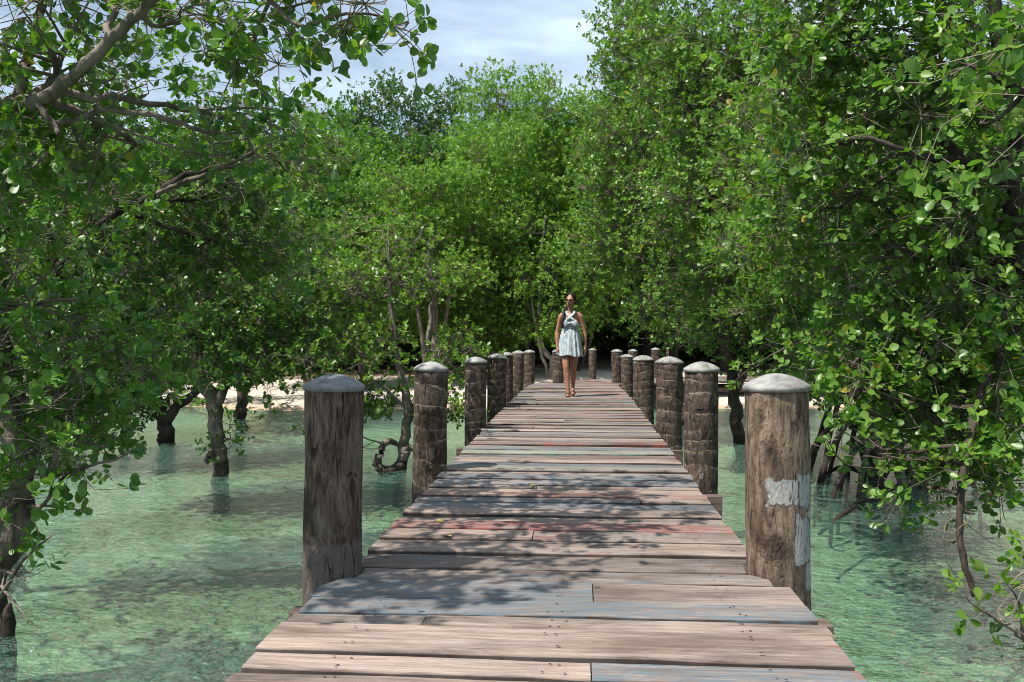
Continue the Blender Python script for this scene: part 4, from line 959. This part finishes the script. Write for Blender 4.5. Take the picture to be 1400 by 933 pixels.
# legs: the picture-left one ahead, the other behind with its heel raised
def leg(hip, kn, an, heel, ball_, toe):
    hip, kn, an = map(np.array, (hip, kn, an))
    solid(b, [hip, hip * .6 + kn * .4, kn], [.088, .076, .052], 18)
    solid(b, [kn, kn * .68 + an * .32 + np.array((0, .014, 0)), kn * .3 + an * .7 + np.array((0, .004, 0)), an], [.050, .055, .038, .031], 16)
    solid(b, [heel, (np.array(heel) + ball_) / 2 + np.array((0, 0, .018)), ball_, toe], [.029, .032, .031, .019], 14)
    solid(b, [an, np.array(heel) + np.array((0, -.02, .012))], [.031, .03], 12)
    for k in range(5):
        tx = (k - 2) * .0135; t0 = np.array(toe) + np.array((tx, .012 + abs(k - 1.6) * .004, -.006)); solid(b, [t0 + np.array((-tx * .2, .02, .004)), t0 + np.array((tx * .1, -.014, -.003))], [.010, .009 if k else .0105], 8)
leg((-.080, .02, .90), (-.058, -.120, .490), (-.022, -.165, .098), (-.020, -.142, .042), (-.024, -.275, .036), (-.027, -.318, .030))
leg((.085, .03, .90), (.062, .010, .475), (.042, .190, .135), (.043, .222, .105), (.044, .118, .040), (.044, .075, .034))
body = fuse(b, 'body', M['skin'], woman, .0062, 3)
# lips
l = MB(); solid(l, [H(-.021, -.0935, -.0645), H(0, -.103, -.0635), H(.021, -.0935, -.0645)], [.003, .0052, .003], 8); solid(l, [H(-.018, -.0925, -.073), H(0, -.1005, -.0745), H(.018, -.0925, -.073)], [.003, .0058, .003], 8)
l.build('lips', M['lips'], woman)
# hair pulled back, with a braid over the picture-left shoulder
h = MB()
ball(h, H(0, .030, .045), (.083, .094, .090), HR, 28)
ball(h, H(0, .068, .0), (.070, .062, .075), HR, 20)
for sx in (-1, 1): solid(h, [H(sx * .045, -.050, .098), H(sx * .072, -.030, .058), H(sx * .080, .015, .010), H(sx * .068, .05, -.04)], [.014, .016, .020, .024], 12)
solid(h, [H(-.03, .075, -.045), H(-.07, .05, -.10), H(-.085, .0, -.15)], [.034, .030, .026], 12)
bp = [H(-.085, .0, -.15), (-.098, -.045, 1.42), (-.106, -.085, 1.36), (-.112, -.112, 1.29), (-.118, -.122, 1.22), (-.122, -.118, 1.155)]
bpath = catmull(bp, 5)
for k in range(len(bpath) - 1):
    s_ = .024 * (1 - .35 * k / len(bpath)); sgn = 1 if k % 2 else -1
    ball(h, (bpath[k] + bpath[k + 1]) / 2 + np.array((sgn * .006, 0, 0)), (s_, s_ * .85, s_ * 1.05), None, 12)
fuse(h, 'hair', M['hair'], woman, .006, 2)
# sunglasses
g = MB()
for sx in (-1, 1):
    ball(g, H(sx * .031, -.1, .010), (.025, .006, .021), HR, 16)
    solid(g, [H(sx * .054, -.094, .014), H(sx * .078, -.05, .012), H(sx * .083, .0, .008)], [.0028, .0026, .0026], 6)
solid(g, [H(-.012, -.108, .014), H(0, -.111, .017), H(.012, -.108, .014)], [.003, .003, .003], 6)
g.build('sunglasses', M['lens'], woman)
# dress: bodice round the chest with a keyhole, crossing straps, gathered skirt
d = MB(); na = 120; a = np.linspace(0, 2 * np.pi, na, endpoint=False)
rows = []
for t in np.linspace(0, 1, 30):
    z = 1.155 - t * .475
    z_ = z - .012 * np.sin(5 * a + .6) * t - .012 * t * np.cos(a)
    rx = .124 + .098 * t ** .7; ry = .098 + .088 * t ** .75
    fold = (.004 + .009 * t) * (np.sin(15 * a + 1.4 * np.sin(2 * a) + .8) * .7 + .5 * np.sin(23 * a + 1.7 + 2 * np.sin(3 * a)))
    sw = .012 * t * np.sin(a - .8)
    rows.append(np.stack((.010 + (rx + fold + sw) * np.cos(a), .008 + (ry + fold) * np.sin(a), z_), -1))
inner = [r * np.array((.985, .985, 1)) + np.array((0, 0, .002)) for r in rows[::-1]]
def shell(mb, rows):
    n = len(rows); k = len(rows[0]); v = np.concatenate(rows); i = np.arange(n - 1)[:, None] * k; j = np.arange(k)[None]; jj = (j + 1) % k
    mb.add(v, [np.stack((i + j, i + k + j, i + k + jj, i + jj), -1).reshape(-1, 4)])
shell(d, rows + inner)
skirt = d
# waist band
bd = []
for z, e in ((1.148, .003), (1.15, .009), (1.178, .010), (1.18, .004)):
    bd.append(np.stack((.012 + (.121 + e) * np.cos(a), .003 + (.093 + e) * np.sin(a), np.full(na, z)), -1))
shell(d, bd[::-1])
for sx, cx in ((-1, -.066), (1, .090)):     # cups
    v = []; nu, nv = 14, 10
    for p_ in (1.0, .93):
        for iu in range(nu):
            for iv in range(nv):
                u = (iu / (nu - 1) - .5) * 2; q = iv / (nv - 1)
                wdt = .070 * (1 - q) ** .6 + .016
                x = cx + u * wdt - sx * q * .045; z = 1.178 + q * .135
                yy = -.072 - .056 * math.sqrt(max(.05, 1 - ((x - cx) / .085) ** 2 - ((z - 1.235) / .095) ** 2)) - .004
                v.append((x, yy + (0 if p_ == 1.0 else .006), z + .012 * abs(u) * (1 - q)))
    v = np.array(v); i = np.arange(nu - 1)[:, None] * nv; j = np.arange(nv - 1)[None]
    f = np.stack((i + j, i + nv + j, i + nv + j + 1, i + j + 1), -1).reshape(-1, 4)
    d.add(v, [f, f[:, ::-1] + nu * nv])
def strap(pts, w0):
    p = catmull(pts, 6); n = len(p); tan = norm(np.gradient(p, axis=0)); out_ = np.tile(np.array((0, -1., .25)), (n, 1)); sd = norm(np.cross(tan, out_)); up_ = norm(np.cross(sd, tan))
    v = np.stack((p - sd * w0, p + sd * w0, p + sd * w0 + up_ * .005, p - sd * w0 + up_ * .005), 1).reshape(-1, 3)
    i = np.arange(n - 1)[:, None] * 4; j = np.arange(4)[None]; k = (j + 1) % 4
    d.add(v, [np.stack((i + j, i + k, i + 4 + k, i + 4 + j), -1).reshape(-1, 4)])
strap([(-.050, -.122, 1.290), (.010, -.112, 1.335), (.062, -.078, 1.39), (.085, -.02, 1.438), (.080, .04, 1.43)], .021)
strap([(.075, -.122, 1.290), (.012, -.118, 1.330), (-.040, -.080, 1.385), (-.062, -.02, 1.438), (-.055, .04, 1.43)], .017)
strap([(-.135, -.02, 1.20), (-.10, -.09, 1.20), (-.03, -.122, 1.225), (.012, -.128, 1.245)], .016)
strap([(.155, -.02, 1.20), (.125, -.09, 1.20), (.055, -.122, 1.225), (.012, -.128, 1.245)], .016)
d.build('dress', M['dress'], woman)
# sandals
for (bx, by, heelz, y0, y1, z0, z1, fx) in ((-.024, 0, 0, -.115, -.332, .004, .004, 0), (.044, 0, 0, .245, .062, .074, .004, 0)):
    s_ = MB(); p = catmull([(bx + .003, y0, z0), (bx + .001, (y0 + y1) / 2 + .01, z0 * .45 + z1 * .55), (bx, y1, z1)], 8)
    wd = np.interp(np.linspace(0, 1, len(p)), (0, .25, .7, 1), (.026, .030, .039, .022))
    v = np.concatenate([[(q[0] - w_, q[1], q[2] - .004), (q[0] + w_, q[1], q[2] - .004), (q[0] + w_, q[1], q[2] + .008), (q[0] - w_, q[1], q[2] + .008)] for q, w_ in zip(p, wd)])
    n = len(p); i = np.arange(n - 1)[:, None] * 4; j = np.arange(4)[None]; k = (j + 1) % 4
    s_.add(v, [np.stack((i + j, i + k, i + 4 + k, i + 4 + j), -1).reshape(-1, 4), np.array(((0, 3, 2, 1),)), np.array(((0, 1, 2, 3),)) + 4 * (n - 1)])
    q = p[int(n * .68)]
    for dy in (-.022, .018):
        arc = [(q[0] + .042 * math.cos(t), q[1] + dy + .01 * math.cos(t), q[2] + .004 + .070 * math.sin(t)) for t in np.linspace(0, math.pi, 11)]
        tube(s_, arc, .007, 6)
    s_.att = {}
    s_.build('sandal', M['leather'], woman, smooth=False)
# ------------------------------------------------------------------ render settings
sc.render.engine = 'CYCLES'
sc.cycles.use_denoising = True; sc.cycles.pixel_filter_type = 'BLACKMAN_HARRIS'; sc.cycles.filter_width = .95
sc.cycles.max_bounces = 6; sc.cycles.diffuse_bounces = 3; sc.cycles.glossy_bounces = 2; sc.cycles.transmission_bounces = 4; sc.cycles.transparent_max_bounces = 8
sc.cycles.sample_clamp_indirect = 6
sc.cycles.caustics_reflective = False; sc.cycles.caustics_refractive = False
sc.view_settings.view_transform = 'Standard'; sc.view_settings.look = 'None'
sc.view_settings.exposure = .58; sc.view_settings.gamma = 1
sc.render.film_transparent = False
